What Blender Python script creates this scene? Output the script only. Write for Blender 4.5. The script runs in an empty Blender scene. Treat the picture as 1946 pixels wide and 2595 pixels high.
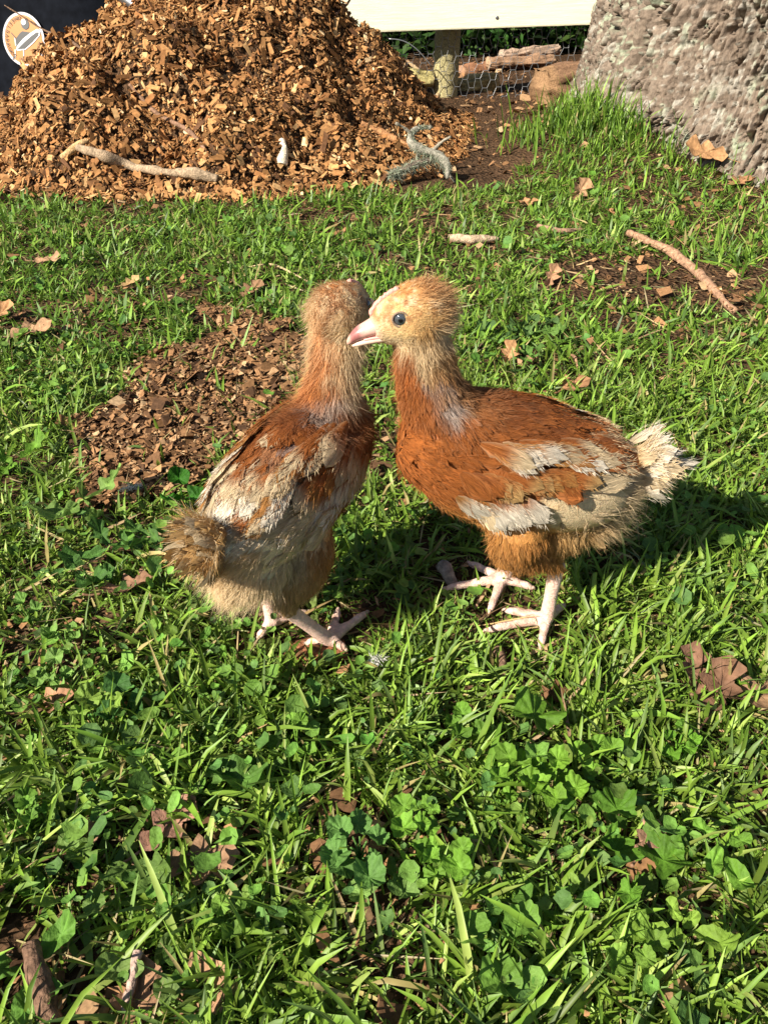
import bpy, math, random
import numpy as np
from mathutils import Vector, Matrix
from mathutils.bvhtree import BVHTree

R = math.radians
rng = np.random.default_rng(7)
random.seed(7)
SC = bpy.context.scene
COL = SC.collection

# ------------------------------------------------------------------ camera, sky, sun, exposure
CAM_H, PITCH, FPX = 0.38, R(37.0), 1951.0          # eye height (m), downward pitch, focal length in photo pixels
cam_data = bpy.data.cameras.new("camera")
cam = bpy.data.objects.new("camera", cam_data)
COL.objects.link(cam)
cam.location = (0, 0, CAM_H)
cam.rotation_euler = (R(90) - PITCH, 0, 0)
cam_data.sensor_fit = 'HORIZONTAL'
cam_data.angle = 2 * math.atan(973.0 / FPX)
cam_data.clip_start, cam_data.clip_end = 0.01, 200
SC.camera = cam

SUN_EL, SUN_AZ = R(36), R(37)                       # shadows run toward +x +y at this azimuth
world = bpy.data.worlds.new("World")
SC.world = world
world.use_nodes = True
wn = world.node_tree
sky = wn.nodes.new('ShaderNodeTexSky')
sky.sky_type = 'NISHITA'
sky.sun_disc = False
sky.sun_elevation = SUN_EL
sky.sun_rotation = R(90) - (SUN_AZ + math.pi)       # same heading as the lamp
sky.air_density, sky.dust_density = 1.0, 0.6
wn.nodes['Background'].inputs['Strength'].default_value = 0.05
wn.links.new(sky.outputs[0], wn.nodes['Background'].inputs['Color'])
sun_data = bpy.data.lights.new("sun", 'SUN')
sun_data.energy, sun_data.angle = 5.0, R(0.53)
sun_data.color = (1.0, 0.93, 0.80)
sun = bpy.data.objects.new("sun", sun_data)
COL.objects.link(sun)
sun_dir = Vector((math.cos(SUN_EL) * math.cos(SUN_AZ), math.cos(SUN_EL) * math.sin(SUN_AZ), -math.sin(SUN_EL)))
sun.rotation_euler = sun_dir.to_track_quat('-Z', 'Y').to_euler()
SC.view_settings.view_transform = 'Standard'
SC.view_settings.look = 'None'
SC.view_settings.exposure = 1.0
SC.view_settings.gamma = 1.0
SC.view_settings.use_curve_mapping = False
SC.render.engine = 'CYCLES'
SC.cycles.max_bounces = 5
SC.cycles.diffuse_bounces = 2
SC.cycles.transparent_max_bounces = 4
SC.cycles.use_denoising = True

# ------------------------------------------------------------------ helpers
_c, _s = math.cos(PITCH), math.sin(PITCH)
def _ray(px, py):
    x = (px - 973.0) / FPX; u = -(py - 1297.5) / FPX
    return np.array((x, _c + u * _s, -_s + u * _c))
def on_ground(px, py, z=0.0):
    d = _ray(px, py); t = (z - CAM_H) / d[2]
    return np.array((d[0] * t, d[1] * t, z))
def at_depth(px, py, Y):
    d = _ray(px, py); t = Y / d[1]
    return np.array((d[0] * t, Y, CAM_H + d[2] * t))

def _hash(i, j, k, seed):
    h = (i.astype(np.int64) * 374761393 + j.astype(np.int64) * 668265263 + k.astype(np.int64) * 2147483647 + seed * 1274126177) & 0xffffffff
    h = ((h ^ (h >> 13)) * 1274126177) & 0xffffffff
    return ((h ^ (h >> 16)) & 0xffff) / 65535.0
def vnoise(P, scale=1.0, seed=0):
    """smooth value noise 0..1 at points P (N,3)"""
    Q = np.asarray(P, float) * scale
    I = np.floor(Q); f = Q - I; f = f * f * (3 - 2 * f); I = I.astype(np.int64)
    out = 0
    for a in (0, 1):
        for b in (0, 1):
            for c in (0, 1):
                w = (f[:, 0] if a else 1 - f[:, 0]) * (f[:, 1] if b else 1 - f[:, 1]) * (f[:, 2] if c else 1 - f[:, 2])
                out = out + w * _hash(I[:, 0] + a, I[:, 1] + b, I[:, 2] + c, seed)
    return out
def fbm(P, scale=1.0, oct=4, seed=0, gain=.5):
    o, a, t = 0, 1.0, 0
    for i in range(oct):
        o = o + a * vnoise(P, scale * 2 ** i, seed + i * 17); t += a; a *= gain
    return o / t
def nrm(V):
    V = np.asarray(V, float)
    return V / np.maximum(np.linalg.norm(V, axis=-1, keepdims=True), 1e-9)

def mk(name, verts, faces, mat, cols=None, parent=None, smooth=True, uv=None, link=True):
    """faces: list of arrays, each (n,k); cols: (nverts,3)"""
    me = bpy.data.meshes.new(name)
    verts = np.asarray(verts, np.float32)
    faces = [np.asarray(f, np.int32) for f in faces if len(f)]
    nl = sum(f.size for f in faces); npoly = sum(len(f) for f in faces)
    me.vertices.add(len(verts)); me.vertices.foreach_set('co', verts.ravel())
    me.loops.add(nl); me.polygons.add(npoly)
    li = np.concatenate([f.ravel() for f in faces]) if faces else np.zeros(0, np.int32)
    me.loops.foreach_set('vertex_index', li)
    sizes = np.concatenate([np.full(len(f), f.shape[1], np.int32) for f in faces])
    starts = np.concatenate([[0], np.cumsum(sizes)[:-1]]).astype(np.int32)
    me.polygons.foreach_set('loop_start', starts)
    me.update(calc_edges=True)
    me.validate()
    me.polygons.foreach_set('use_smooth', np.full(len(me.polygons), bool(smooth)))
    if cols is not None:
        ca = me.color_attributes.new('Col', 'FLOAT_COLOR', 'POINT')
        c4 = np.ones((len(verts), 4), np.float32); c4[:, :3] = np.clip(cols, 0, 1)
        ca.data.foreach_set('color', c4.ravel())
    if uv is not None and len(me.loops) == nl:
        ul = me.uv_layers.new(name='UVMap')
        ul.data.foreach_set('uv', np.asarray(uv, np.float32)[li].ravel())
    if mat is not None:
        for m in (mat if isinstance(mat, (list, tuple)) else [mat]): me.materials.append(m)
    return put(name, me, parent) if link else me
def put(name, me, parent=None):
    o = bpy.data.objects.new(name, me); COL.objects.link(o)
    if parent is not None: o.parent = parent
    return o
def tag(o, label=None, cat=None, group=None, kind=None):
    if label: o['label'] = label
    if cat: o['category'] = cat
    if group: o['group'] = group
    if kind: o['kind'] = kind
    return o
def empty(name, loc=(0, 0, 0), rz=0.0):
    o = bpy.data.objects.new(name, None); COL.objects.link(o)
    o.location = loc; o.rotation_euler = (0, 0, rz); o.empty_display_size = .02
    return o

def grid_faces(nr, nc, wrap=False, base=0):
    r = np.arange(nr - 1)[:, None]; c = np.arange(nc if wrap else nc - 1)[None, :]
    c2 = (c + 1) % nc
    f = np.stack([r * nc + c, r * nc + c2, (r + 1) * nc + c2, (r + 1) * nc + c], -1)
    return f.reshape(-1, 4) + base
def catmull(P, m):
    P = np.asarray(P, float); n = len(P)
    if n == 2: t = np.linspace(0, 1, m)[:, None]; return P[0] * (1 - t) + P[1] * t
    E = np.vstack([2 * P[0] - P[1], P, 2 * P[-1] - P[-2]])
    t = np.linspace(0, n - 1 - 1e-6, m); i = t.astype(int); f = (t - i)[:, None]
    a, b, c, d = E[i], E[i + 1], E[i + 2], E[i + 3]
    return .5 * ((2 * b) + (c - a) * f + (2 * a - 5 * b + 4 * c - d) * f ** 2 + (3 * b - a - 3 * c + d) * f ** 3)
def loft(path, up=(0, 0, 1), seg=16, m=24, cap=True):
    """path rows: x,y,z,side_radius,up_radius -> verts, quads, tris of a closed tube"""
    Q = catmull(path, m); C = Q[:, :3]; Rr = np.maximum(Q[:, 3:5], 2e-4)
    T = nrm(np.gradient(C, axis=0)); U0 = np.asarray(up, float)
    S = np.cross(T, U0); bad = np.linalg.norm(S, axis=1) < .05
    S[bad] = np.cross(T[bad], (0.31, .87, .2)); S = nrm(S); U = np.cross(S, T)
    a = np.linspace(0, 2 * np.pi, seg, endpoint=False)
    V = C[:, None] + S[:, None] * (np.cos(a)[None, :, None] * Rr[:, None, :1]) + U[:, None] * (np.sin(a)[None, :, None] * Rr[:, None, 1:])
    V = V.reshape(-1, 3); q = grid_faces(m, seg, True)
    if not cap: return V, q, np.zeros((0, 3), int)
    n = len(V); V = np.vstack([V, C[0], C[-1]]); i = np.arange(seg); j = (i + 1) % seg
    t = np.vstack([np.stack([np.full(seg, n), j, i], -1), np.stack([np.full(seg, n + 1), (m - 1) * seg + i, (m - 1) * seg + j], -1)])
    return V, q, t
class Acc:
    """collects pieces into one mesh"""
    def __init__(s): s.v, s.q, s.t, s.c, s.n = [], [], [], [], 0
    def add(s, V, q=(), t=(), col=None):
        V = np.asarray(V, float)
        s.v.append(V)
        if len(q): s.q.append(np.asarray(q) + s.n)
        if len(t): s.t.append(np.asarray(t) + s.n)
        c = np.zeros((len(V), 3)); c[:] = (.5, .5, .5) if col is None else col
        s.c.append(c); s.n += len(V); return s
    def build(s, name, mat, parent=None, smooth=True, color=True):
        F = ([np.vstack(s.q)] if s.q else []) + ([np.vstack(s.t)] if s.t else [])
        return mk(name, np.vstack(s.v), F, mat, np.vstack(s.c) if color else None, parent, smooth)
def box(cx, cy, cz, sx, sy, sz, bev=0.0):
    """bevelled box as verts/quads/tris"""
    if bev <= 0:
        V = np.array([(x, y, z) for z in (-1, 1) for y in (-1, 1) for x in (-1, 1)], float) * (sx / 2, sy / 2, sz / 2) + (cx, cy, cz)
        q = [(0, 2, 3, 1), (4, 5, 7, 6), (0, 1, 5, 4), (2, 6, 7, 3), (0, 4, 6, 2), (1, 3, 7, 5)]
        return V, np.array(q), np.zeros((0, 3), int)
    import bmesh
    bm = bmesh.new(); bmesh.ops.create_cube(bm, size=1.0)
    for v in bm.verts: v.co = (v.co.x * sx, v.co.y * sy, v.co.z * sz)
    bmesh.ops.bevel(bm, geom=list(bm.edges), offset=bev, segments=2, affect='EDGES', profile=.6)
    bm.verts.ensure_lookup_table()
    V = np.array([v.co[:] for v in bm.verts]) + (cx, cy, cz)
    q = [[v.index for v in f.verts] for f in bm.faces if len(f.verts) == 4]
    t = []
    for f in bm.faces:
        if len(f.verts) != 4:
            ids = [v.index for v in f.verts]
            for k in range(1, len(ids) - 1): t.append((ids[0], ids[k], ids[k + 1]))
    bm.free()
    return V, np.array(q), (np.array(t) if t else np.zeros((0, 3), int))

# ------------------------------------------------------------------ materials
def vmat(name, rough=.6, spec=.3, trans=0.0, noise=None, bump=None, color=None, sss=0.0, coat=0.0, metal=0.0, aniso=None, uvbarb=False):
    """colour from the mesh's Col attribute (or a fixed colour), varied by noise, with fine bump"""
    m = bpy.data.materials.new(name); m.use_nodes = True
    nt = m.node_tree; N, L = nt.nodes, nt.links
    b = N['Principled BSDF']; out = N['Material Output']
    b.inputs['Roughness'].default_value = rough
    b.inputs['Specular IOR Level'].default_value = spec
    b.inputs['Metallic'].default_value = metal
    b.inputs['Coat Weight'].default_value = coat
    tc = N.new('ShaderNodeTexCoord')
    if color is None:
        at = N.new('ShaderNodeAttribute'); at.attribute_name = 'Col'; csock = at.outputs['Color']
    else:
        rgb = N.new('ShaderNodeRGB'); rgb.outputs[0].default_value = (*color, 1); csock = rgb.outputs[0]
    def ntex(scale, detail=5, stretch=None, uv=False):
        t = N.new('ShaderNodeTexNoise'); t.inputs['Scale'].default_value = scale; t.inputs['Detail'].default_value = detail
        src = tc.outputs['UV'] if uv else tc.outputs['Object']
        if stretch:
            mp = N.new('ShaderNodeMapping'); mp.inputs['Scale'].default_value = stretch
            L.new(src, mp.inputs['Vector']); src = mp.outputs[0]
        L.new(src, t.inputs['Vector']); return t
    if noise:
        t = ntex(noise[0], 6, noise[2] if len(noise) > 2 else None, uvbarb)
        mr = N.new('ShaderNodeMapRange'); mr.inputs['From Min'].default_value = .3; mr.inputs['From Max'].default_value = .7
        mr.inputs['To Min'].default_value = 1 - noise[1]; mr.inputs['To Max'].default_value = 1 + noise[1]
        L.new(t.outputs['Fac'], mr.inputs['Value'])
        mx = N.new('ShaderNodeVectorMath'); mx.operation = 'SCALE'
        L.new(csock, mx.inputs[0]); L.new(mr.outputs[0], mx.inputs['Scale']); csock = mx.outputs[0]
    L.new(csock, b.inputs['Base Color'])
    if bump:
        t = ntex(bump[0], 6, bump[2] if len(bump) > 2 else None, uvbarb)
        bp = N.new('ShaderNodeBump'); bp.inputs['Strength'].default_value = bump[1]; bp.inputs['Distance'].default_value = .002 if len(bump) < 4 else bump[3]
        L.new(t.outputs['Fac'], bp.inputs['Height']); L.new(bp.outputs[0], b.inputs['Normal'])
    if sss:
        b.inputs['Subsurface Weight'].default_value = sss
        b.inputs['Subsurface Radius'].default_value = (1.0, .35, .2); b.inputs['Subsurface Scale'].default_value = .003
    if trans:
        tr = N.new('ShaderNodeBsdfTranslucent'); mix = N.new('ShaderNodeMixShader'); mix.inputs[0].default_value = trans
        L.new(csock, tr.inputs['Color']); L.new(b.outputs[0], mix.inputs[1]); L.new(tr.outputs[0], mix.inputs[2])
        L.new(mix.outputs[0], out.inputs['Surface'])
    return m
MAT = {}
MAT['grass'] = vmat('grass_blade', .45, .3, .27, noise=(90, .22))
MAT['leaf'] = vmat('weed_leaf', .6, .2, .27, noise=(260, .25), bump=(420, .5))
MAT['dry'] = vmat('dry_leaf', .7, .2, .12, noise=(180, .3), bump=(300, .6))
MAT['chip'] = vmat('wood_chip', .8, .15, 0, noise=(150, .3), bump=(500, .5, None, .0005))
MAT['flake'] = vmat('bark_flake', .9, .1, 0, noise=(400, .3))
MAT['scale'] = vmat('scaled_leg', .5, .32, 0, noise=(420, .22), bump=(650, .9, (1, 1, 2.2), .0012), sss=.15)
MAT['soil'] = None
MAT['bark'] = vmat('tree_bark', .9, .12, 0, noise=(160, .3), bump=(330, .9))
MAT['stick'] = vmat('stick_bark', .9, .1, 0, noise=(260, .45), bump=(420, 1.0))
MAT['lichen'] = vmat('lichen', .9, .1, .15, noise=(300, .25))
MAT['timber'] = vmat('treated_timber', .75, .2, 0, noise=(30, .14, (.5, 6, 12)), bump=(90, .5, (.6, 8, 16)))
MAT['wire'] = vmat('galvanised_wire', .4, .5, 0, color=(.30, .31, .32), metal=.6)
MAT['black_plastic'] = vmat('black_plastic', .7, .02, 0, color=(.005, .006, .009), noise=(40, .4), bump=(500, .12))
MAT['paint'] = vmat('printed_vinyl', .4, .4, 0)
MAT['rubber'] = vmat('rubber', .8, .3, 0, color=(.02, .02, .02))
MAT['steel'] = vmat('painted_steel', .4, .5, 0, color=(.25, .25, .26), metal=.8)
MAT['skin'] = vmat('bird_skin', .55, .3, 0, noise=(500, .14), bump=(900, .45), sss=.12)
MAT['beak'] = vmat('beak_horn', .34, .5, 0, noise=(400, .1), sss=.15)
MAT['eye'] = vmat('eye', .06, .6, 0, coat=1.0)
MAT['feather'] = vmat('feather_vane', .62, .2, .16, noise=(1, .42, (26, 2.2, 1)), bump=(1, .8, (34, 2.6, 1)), uvbarb=True)
MAT['down'] = vmat('down', .7, .15, .28)

def soil_material():
    m = bpy.data.materials.new('soil'); m.use_nodes = True
    nt = m.node_tree; N, L = nt.nodes, nt.links; b = N['Principled BSDF']
    b.inputs['Roughness'].default_value = .95; b.inputs['Specular IOR Level'].default_value = .1
    tc = N.new('ShaderNodeTexCoord')
    n1 = N.new('ShaderNodeTexNoise'); n1.inputs['Scale'].default_value = 9; n1.inputs['Detail'].default_value = 8
    n2 = N.new('ShaderNodeTexNoise'); n2.inputs['Scale'].default_value = 120; n2.inputs['Detail'].default_value = 8
    vo = N.new('ShaderNodeTexVoronoi'); vo.inputs['Scale'].default_value = 170
    for t in (n1, n2, vo): L.new(tc.outputs['Object'], t.inputs['Vector'])
    cr = N.new('ShaderNodeValToRGB')
    e = cr.color_ramp.elements
    e[0].position, e[0].color = .3, (.030, .018, .010, 1); e[1].position, e[1].color = .72, (.16, .09, .05, 1)
    k = e.new(.5); k.color = (.075, .042, .022, 1)
    mx = N.new('ShaderNodeMath'); mx.operation = 'MULTIPLY_ADD'; mx.inputs[1].default_value = .6
    L.new(n2.outputs['Fac'], mx.inputs[0])
    m2 = N.new('ShaderNodeMath'); m2.operation = 'MULTIPLY'; m2.inputs[1].default_value = .42
    L.new(n1.outputs['Fac'], m2.inputs[0]); L.new(m2.outputs[0], mx.inputs[2]); L.new(mx.outputs[0], cr.inputs[0])
    L.new(cr.outputs[0], b.inputs['Base Color'])
    ad = N.new('ShaderNodeMath'); ad.operation = 'ADD'; L.new(n2.outputs['Fac'], ad.inputs[0]); L.new(vo.outputs['Distance'], ad.inputs[1])
    bp = N.new('ShaderNodeBump'); bp.inputs['Strength'].default_value = 1; bp.inputs['Distance'].default_value = .006
    L.new(ad.outputs[0], bp.inputs['Height']); L.new(bp.outputs[0], b.inputs['Normal'])
    return m
MAT['soil'] = soil_material()

def rgb(*c): return np.array(c, float)
def jitter(base, n, dv=.18, dh=.06):
    base = np.asarray(base, float)
    v = 1 + rng.normal(0, dv, (n, 1)); h = 1 + rng.normal(0, dh, (n, 3))
    return np.clip(base * v * h, .004, .95)
# ------------------------------------------------------------------ ground
def gz(x, y):
    x = np.asarray(x, float); y = np.asarray(y, float)
    P = np.stack([x, y, 0 * x], -1).reshape(-1, 3)
    b = (fbm(P, 6, 3, 3).reshape(x.shape) - .5) * .012 * np.clip((np.hypot(x, y - .38) - .12) / .25, 0.15, 1)
    mound = .075 * np.exp(-((x - .50) / .19) ** 2 - ((y - 1.80) / .25) ** 2)
    return b + mound
def build_ground():
    xs = np.concatenate([np.linspace(-40, -1.6, 14), np.linspace(-1.5, 1.7, 130), np.linspace(1.8, 40, 14)])
    ys = np.concatenate([np.linspace(-20, -.3, 8), np.linspace(-.2, 2.9, 130), np.linspace(3.0, 8, 20), np.linspace(9, 60, 10)])
    X, Y = np.meshgrid(xs, ys)
    V = np.stack([X, Y, gz(X, Y)], -1).reshape(-1, 3)
    o = mk('ground', V, [grid_faces(len(ys), len(xs))], MAT['soil'])
    tag(o, kind='structure')
build_ground()

def poly_world(pts, k=1.173):
    return np.array([on_ground(p[0] * k, p[1] * k)[:2] for p in pts])
def inside(P, poly):
    x, y = P[:, 0], P[:, 1]; r = np.zeros(len(P), bool); n = len(poly); j = n - 1
    for i in range(n):
        xi, yi = poly[i]; xj, yj = poly[j]
        r ^= ((yi > y) != (yj > y)) & (x < (xj - xi) * (y - yi) / (yj - yi + 1e-12) + xi); j = i
    return r
BARE = [(poly_world([(470, 690), (640, 690), (660, 800), (650, 900), (570, 960), (500, 1020), (430, 1085), (255, 1095), (150, 1020), (130, 945), (250, 830), (330, 780), (400, 740)]), .90),
        (poly_world([(1170, 570), (1330, 520), (1480, 540), (1659, 565), (1659, 690), (1500, 690), (1330, 655), (1200, 625)]), .95),
        (poly_world([(690, 445), (960, 450), (970, 480), (820, 492), (690, 480)]), .85),
        (poly_world([(-60, 1900), (110, 1860), (200, 1960), (290, 2060), (300, 2260), (-60, 2260)]), .85),
        (poly_world([(250, 1770), (430, 1765), (440, 1850), (260, 1860)]), .6),
        (poly_world([(770, 690), (860, 700), (850, 800), (780, 860)]), .55),
        (poly_world([(1240, 640), (1500, 650), (1500, 720), (1250, 700)]), .5),
        (poly_world([(640, 1385), (760, 1385), (760, 1440), (640, 1440)]), .7),
        (poly_world([(1350, 400), (1659, 390), (1659, 450), (1350, 450)]), .6),
        (poly_world([(950, 515), (1120, 515), (1120, 545), (950, 545)]), .8), (poly_world([(1440, 470), (1659, 460), (1659, 540), (1480, 535)]), .6)]
def bareness(P):
    """0 lush .. 1 bare at ground points (N,2)"""
    W = np.column_stack([P, np.zeros(len(P))])
    D = P + (np.stack([fbm(W, 14, 3, 5), fbm(W, 14, 3, 9)], -1) - .5) * .22 * np.clip(P[:, 1:2], .25, 1.2)
    b = np.zeros(len(P))
    for poly, k in BARE: b = np.maximum(b, inside(D, poly) * k)
    return np.maximum(b, np.clip((fbm(W, 9, 3, 21) - .54) * 4.0, 0, .6))

# ------------------------------------------------------------------ chip pile
PCX, PCY = -.43, 2.12
def pile_h(x, y):
    x = np.asarray(x, float); y = np.asarray(y, float)
    rx = np.where(x < PCX, .50, .62) + .10 * np.clip((PCY - .30 - y) / .3, 0, 1); ry = np.where(y < PCY, .69, .6)
    d = ((np.abs(x - PCX) / rx) ** 2.0 + (np.abs(y - PCY) / ry) ** 2.3) ** (1 / 2.15)
    P = np.stack([x, y, 0 * x], -1).reshape(-1, 3)
    n = (fbm(P, 7, 5, 31, .6).reshape(x.shape) - .5)
    h = .47 * (1 - d)
    h = np.where(h > .22, .22 + (h - .22) * .50, h)
    return np.where(h > -.06, h + n * .20 * np.clip((h + .06) * 6, 0, 1), h)
pile = empty('wood_chip_pile', (PCX, PCY, 0))
tag(pile, 'big heap of brown wood chips behind the lawn, in front of the fence', 'mulch pile')
def chip_arrays(C, Nn, L, W, T, col):
    """irregular slabs: C centres, Nn normals"""
    n = len(C)
    a = rng.normal(size=(n, 3)); Tn = nrm(a - (a * Nn).sum(1, keepdims=True) * Nn); B = np.cross(Nn, Tn)
    base = np.array([(x, y, z) for z in (-1, 1) for y in (-1, 1) for x in (-1, 1)], float) * .5
    k = base[None] * np.stack([L, W, T], -1)[:, None]
    k[:, :, 0] *= 1 + rng.uniform(-.55, .30, (n, 8)); k[:, :, 1] *= 1 + rng.uniform(-.65, .35, (n, 8)); k[:, :, 2] += rng.uniform(-.35, .35, (n, 8)) * T[:, None]
    V = C[:, None] + Tn[:, None] * k[..., :1] + B[:, None] * k[..., 1:2] + Nn[:, None] * k[..., 2:]
    q = np.array([(4, 5, 7, 6), (0, 1, 5, 4), (2, 6, 7, 3), (0, 4, 6, 2), (1, 3, 7, 5)] + ([(0, 2, 3, 1)] if n == 1 else []))   # heaped chips lie on their undersides
    F = (q[None] + (np.arange(n) * 8)[:, None, None]).reshape(-1, 4)
    return V.reshape(-1, 3), F, np.repeat(col, 8, 0)
CHIPS = np.array([(.38, .215, .098), (.27, .145, .062), (.18, .092, .04), (.50, .335, .175), (.31, .155, .066), (.10, .052, .028), (.66, .52, .34)])
def chip_cols(n, light=1.0):
    p = np.array([.26, .24, .17, .10 * light, .13, .09, .015 * light]); p /= p.sum()
    return np.clip(np.array((1.06, .95, .80)) * CHIPS[rng.choice(7, n, p=p)] * (1 + rng.normal(0, .15, (n, 1))), .01, .9)
def build_pile():
    xs = np.linspace(PCX - .85, PCX + .82, 90); ys = np.linspace(PCY - .8, PCY + .7, 80)
    X, Y = np.meshgrid(xs, ys); Z = np.maximum(pile_h(X, Y), -.02) - .004
    V = np.stack([X - PCX, Y - PCY, Z], -1).reshape(-1, 3)
    mk('packed_core', V, [grid_faces(80, 90)], MAT['soil'], parent=pile)
    n = 50000
    x = rng.uniform(PCX - .80, PCX + .78, n * 2); y = rng.uniform(PCY - .80, PCY + .14, n * 2)
    h = pile_h(x, y); lim = -.030 + .02 * rng.random(n * 2)
    keep = (h > lim); x, y, h = x[keep][:n], y[keep][:n], np.maximum(h[keep][:n], 0); n = len(x)
    e = .006
    gx = (pile_h(x + e, y) - pile_h(x - e, y)) / (2 * e); gy = (pile_h(x, y + e) - pile_h(x, y - e)) / (2 * e)
    Nn = nrm(nrm(np.stack([-gx, -gy, np.ones(n)], -1)) + rng.normal(0, .40, (n, 3)))
    L = rng.gamma(2.2, .0040, n).clip(.0036, .045); W = (L * rng.uniform(.2, .72, n)).clip(.0022, .010); T = rng.uniform(.0006, .0019, n)
    C = np.stack([x - PCX, y - PCY, h + rng.uniform(-.010, .016, n)], -1)
    col = chip_cols(n)
    # the chips that show largest become parts of their own
    size = L * W / ((y) ** 2) * (h > .002) * (y < PCY)
    vis = np.abs(x / (y * .8 + .2)) < .52
    order = np.argsort(-(size * vis)); big = order[:290]; rest = order[290:]
    V, F, cc = chip_arrays(C[rest], Nn[rest], L[rest], W[rest], T[rest], col[rest])
    tag(mk('loose_chips', V, [F], MAT['chip'], cc, pile, smooth=False), kind='stuff')
    for i in big:
        V, F, cc = chip_arrays(np.zeros((1, 3)), Nn[i:i + 1], L[i:i + 1] * .95, W[i:i + 1] * .95, T[i:i + 1], col[i:i + 1] * 1.05)
        o = mk('wood_chip', V, [F], MAT['chip'], cc, pile, smooth=False); o.location = C[i] + Nn[i] * .004
build_pile()

def scatter_litter():
    """crumbled bark and leaf litter on the bare soil, one uncountable mass"""
    n = 46000
    # even density on the ground out to the fence
    y = rng.uniform(.05, 3.3, n); x = rng.uniform(-1, 1, n) * (.28 + y * .62)
    P = np.column_stack([x, y]); b = bareness(P)
    back = np.clip((y - 1.5) / .25, 0, 1) * (pile_h(x, y) < .0)
    keep = rng.random(n) < np.maximum(b * 1.0, back * .5) * np.where(y < 1.5, 1, .8) + .05
    x, y, b = x[keep], y[keep], b[keep]
    # extra fine flakes in the nearest bare patch
    pa = BARE[0][0]; m = 26000
    X = rng.uniform(pa[:, 0].min() - .03, pa[:, 0].max() + .03, m); Y = rng.uniform(pa[:, 1].min() - .03, pa[:, 1].max() + .03, m)
    k = bareness(np.column_stack([X, Y])) > .6; x = np.concatenate([x, X[k]]); y = np.concatenate([y, Y[k]])
    n = len(x)
    L = rng.gamma(2.0, .0024, n).clip(.0018, .030) * np.where(y > 1.5, 1.6, 1); W = L * rng.uniform(.35, .85, n); T = rng.uniform(.0003, .0010, n)
    Nn = nrm(np.stack([rng.normal(0, .5, n), rng.normal(0, .5, n), np.ones(n)], -1))
    C = np.stack([x, y, gz(x, y) + rng.uniform(.0005, .009, n)], -1)
    pal = .95 * np.array([(.30, .16, .075), (.21, .11, .05), (.13, .068, .034), (.38, .23, .12), (.09, .048, .026), (.46, .31, .17)])
    col = pal[rng.choice(6, n, p=[.26, .27, .2, .12, .1, .05])] * (1 + rng.normal(0, .16, (n, 1)))
    V, F, cc = chip_arrays(C, Nn, L, W, T, col)
    tag(mk('bark_litter', V, [F], MAT['flake'], cc, smooth=False), 'crumbled brown bark and leaf litter on the bare soil', 'litter', kind='stuff')
scatter_litter()

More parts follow.
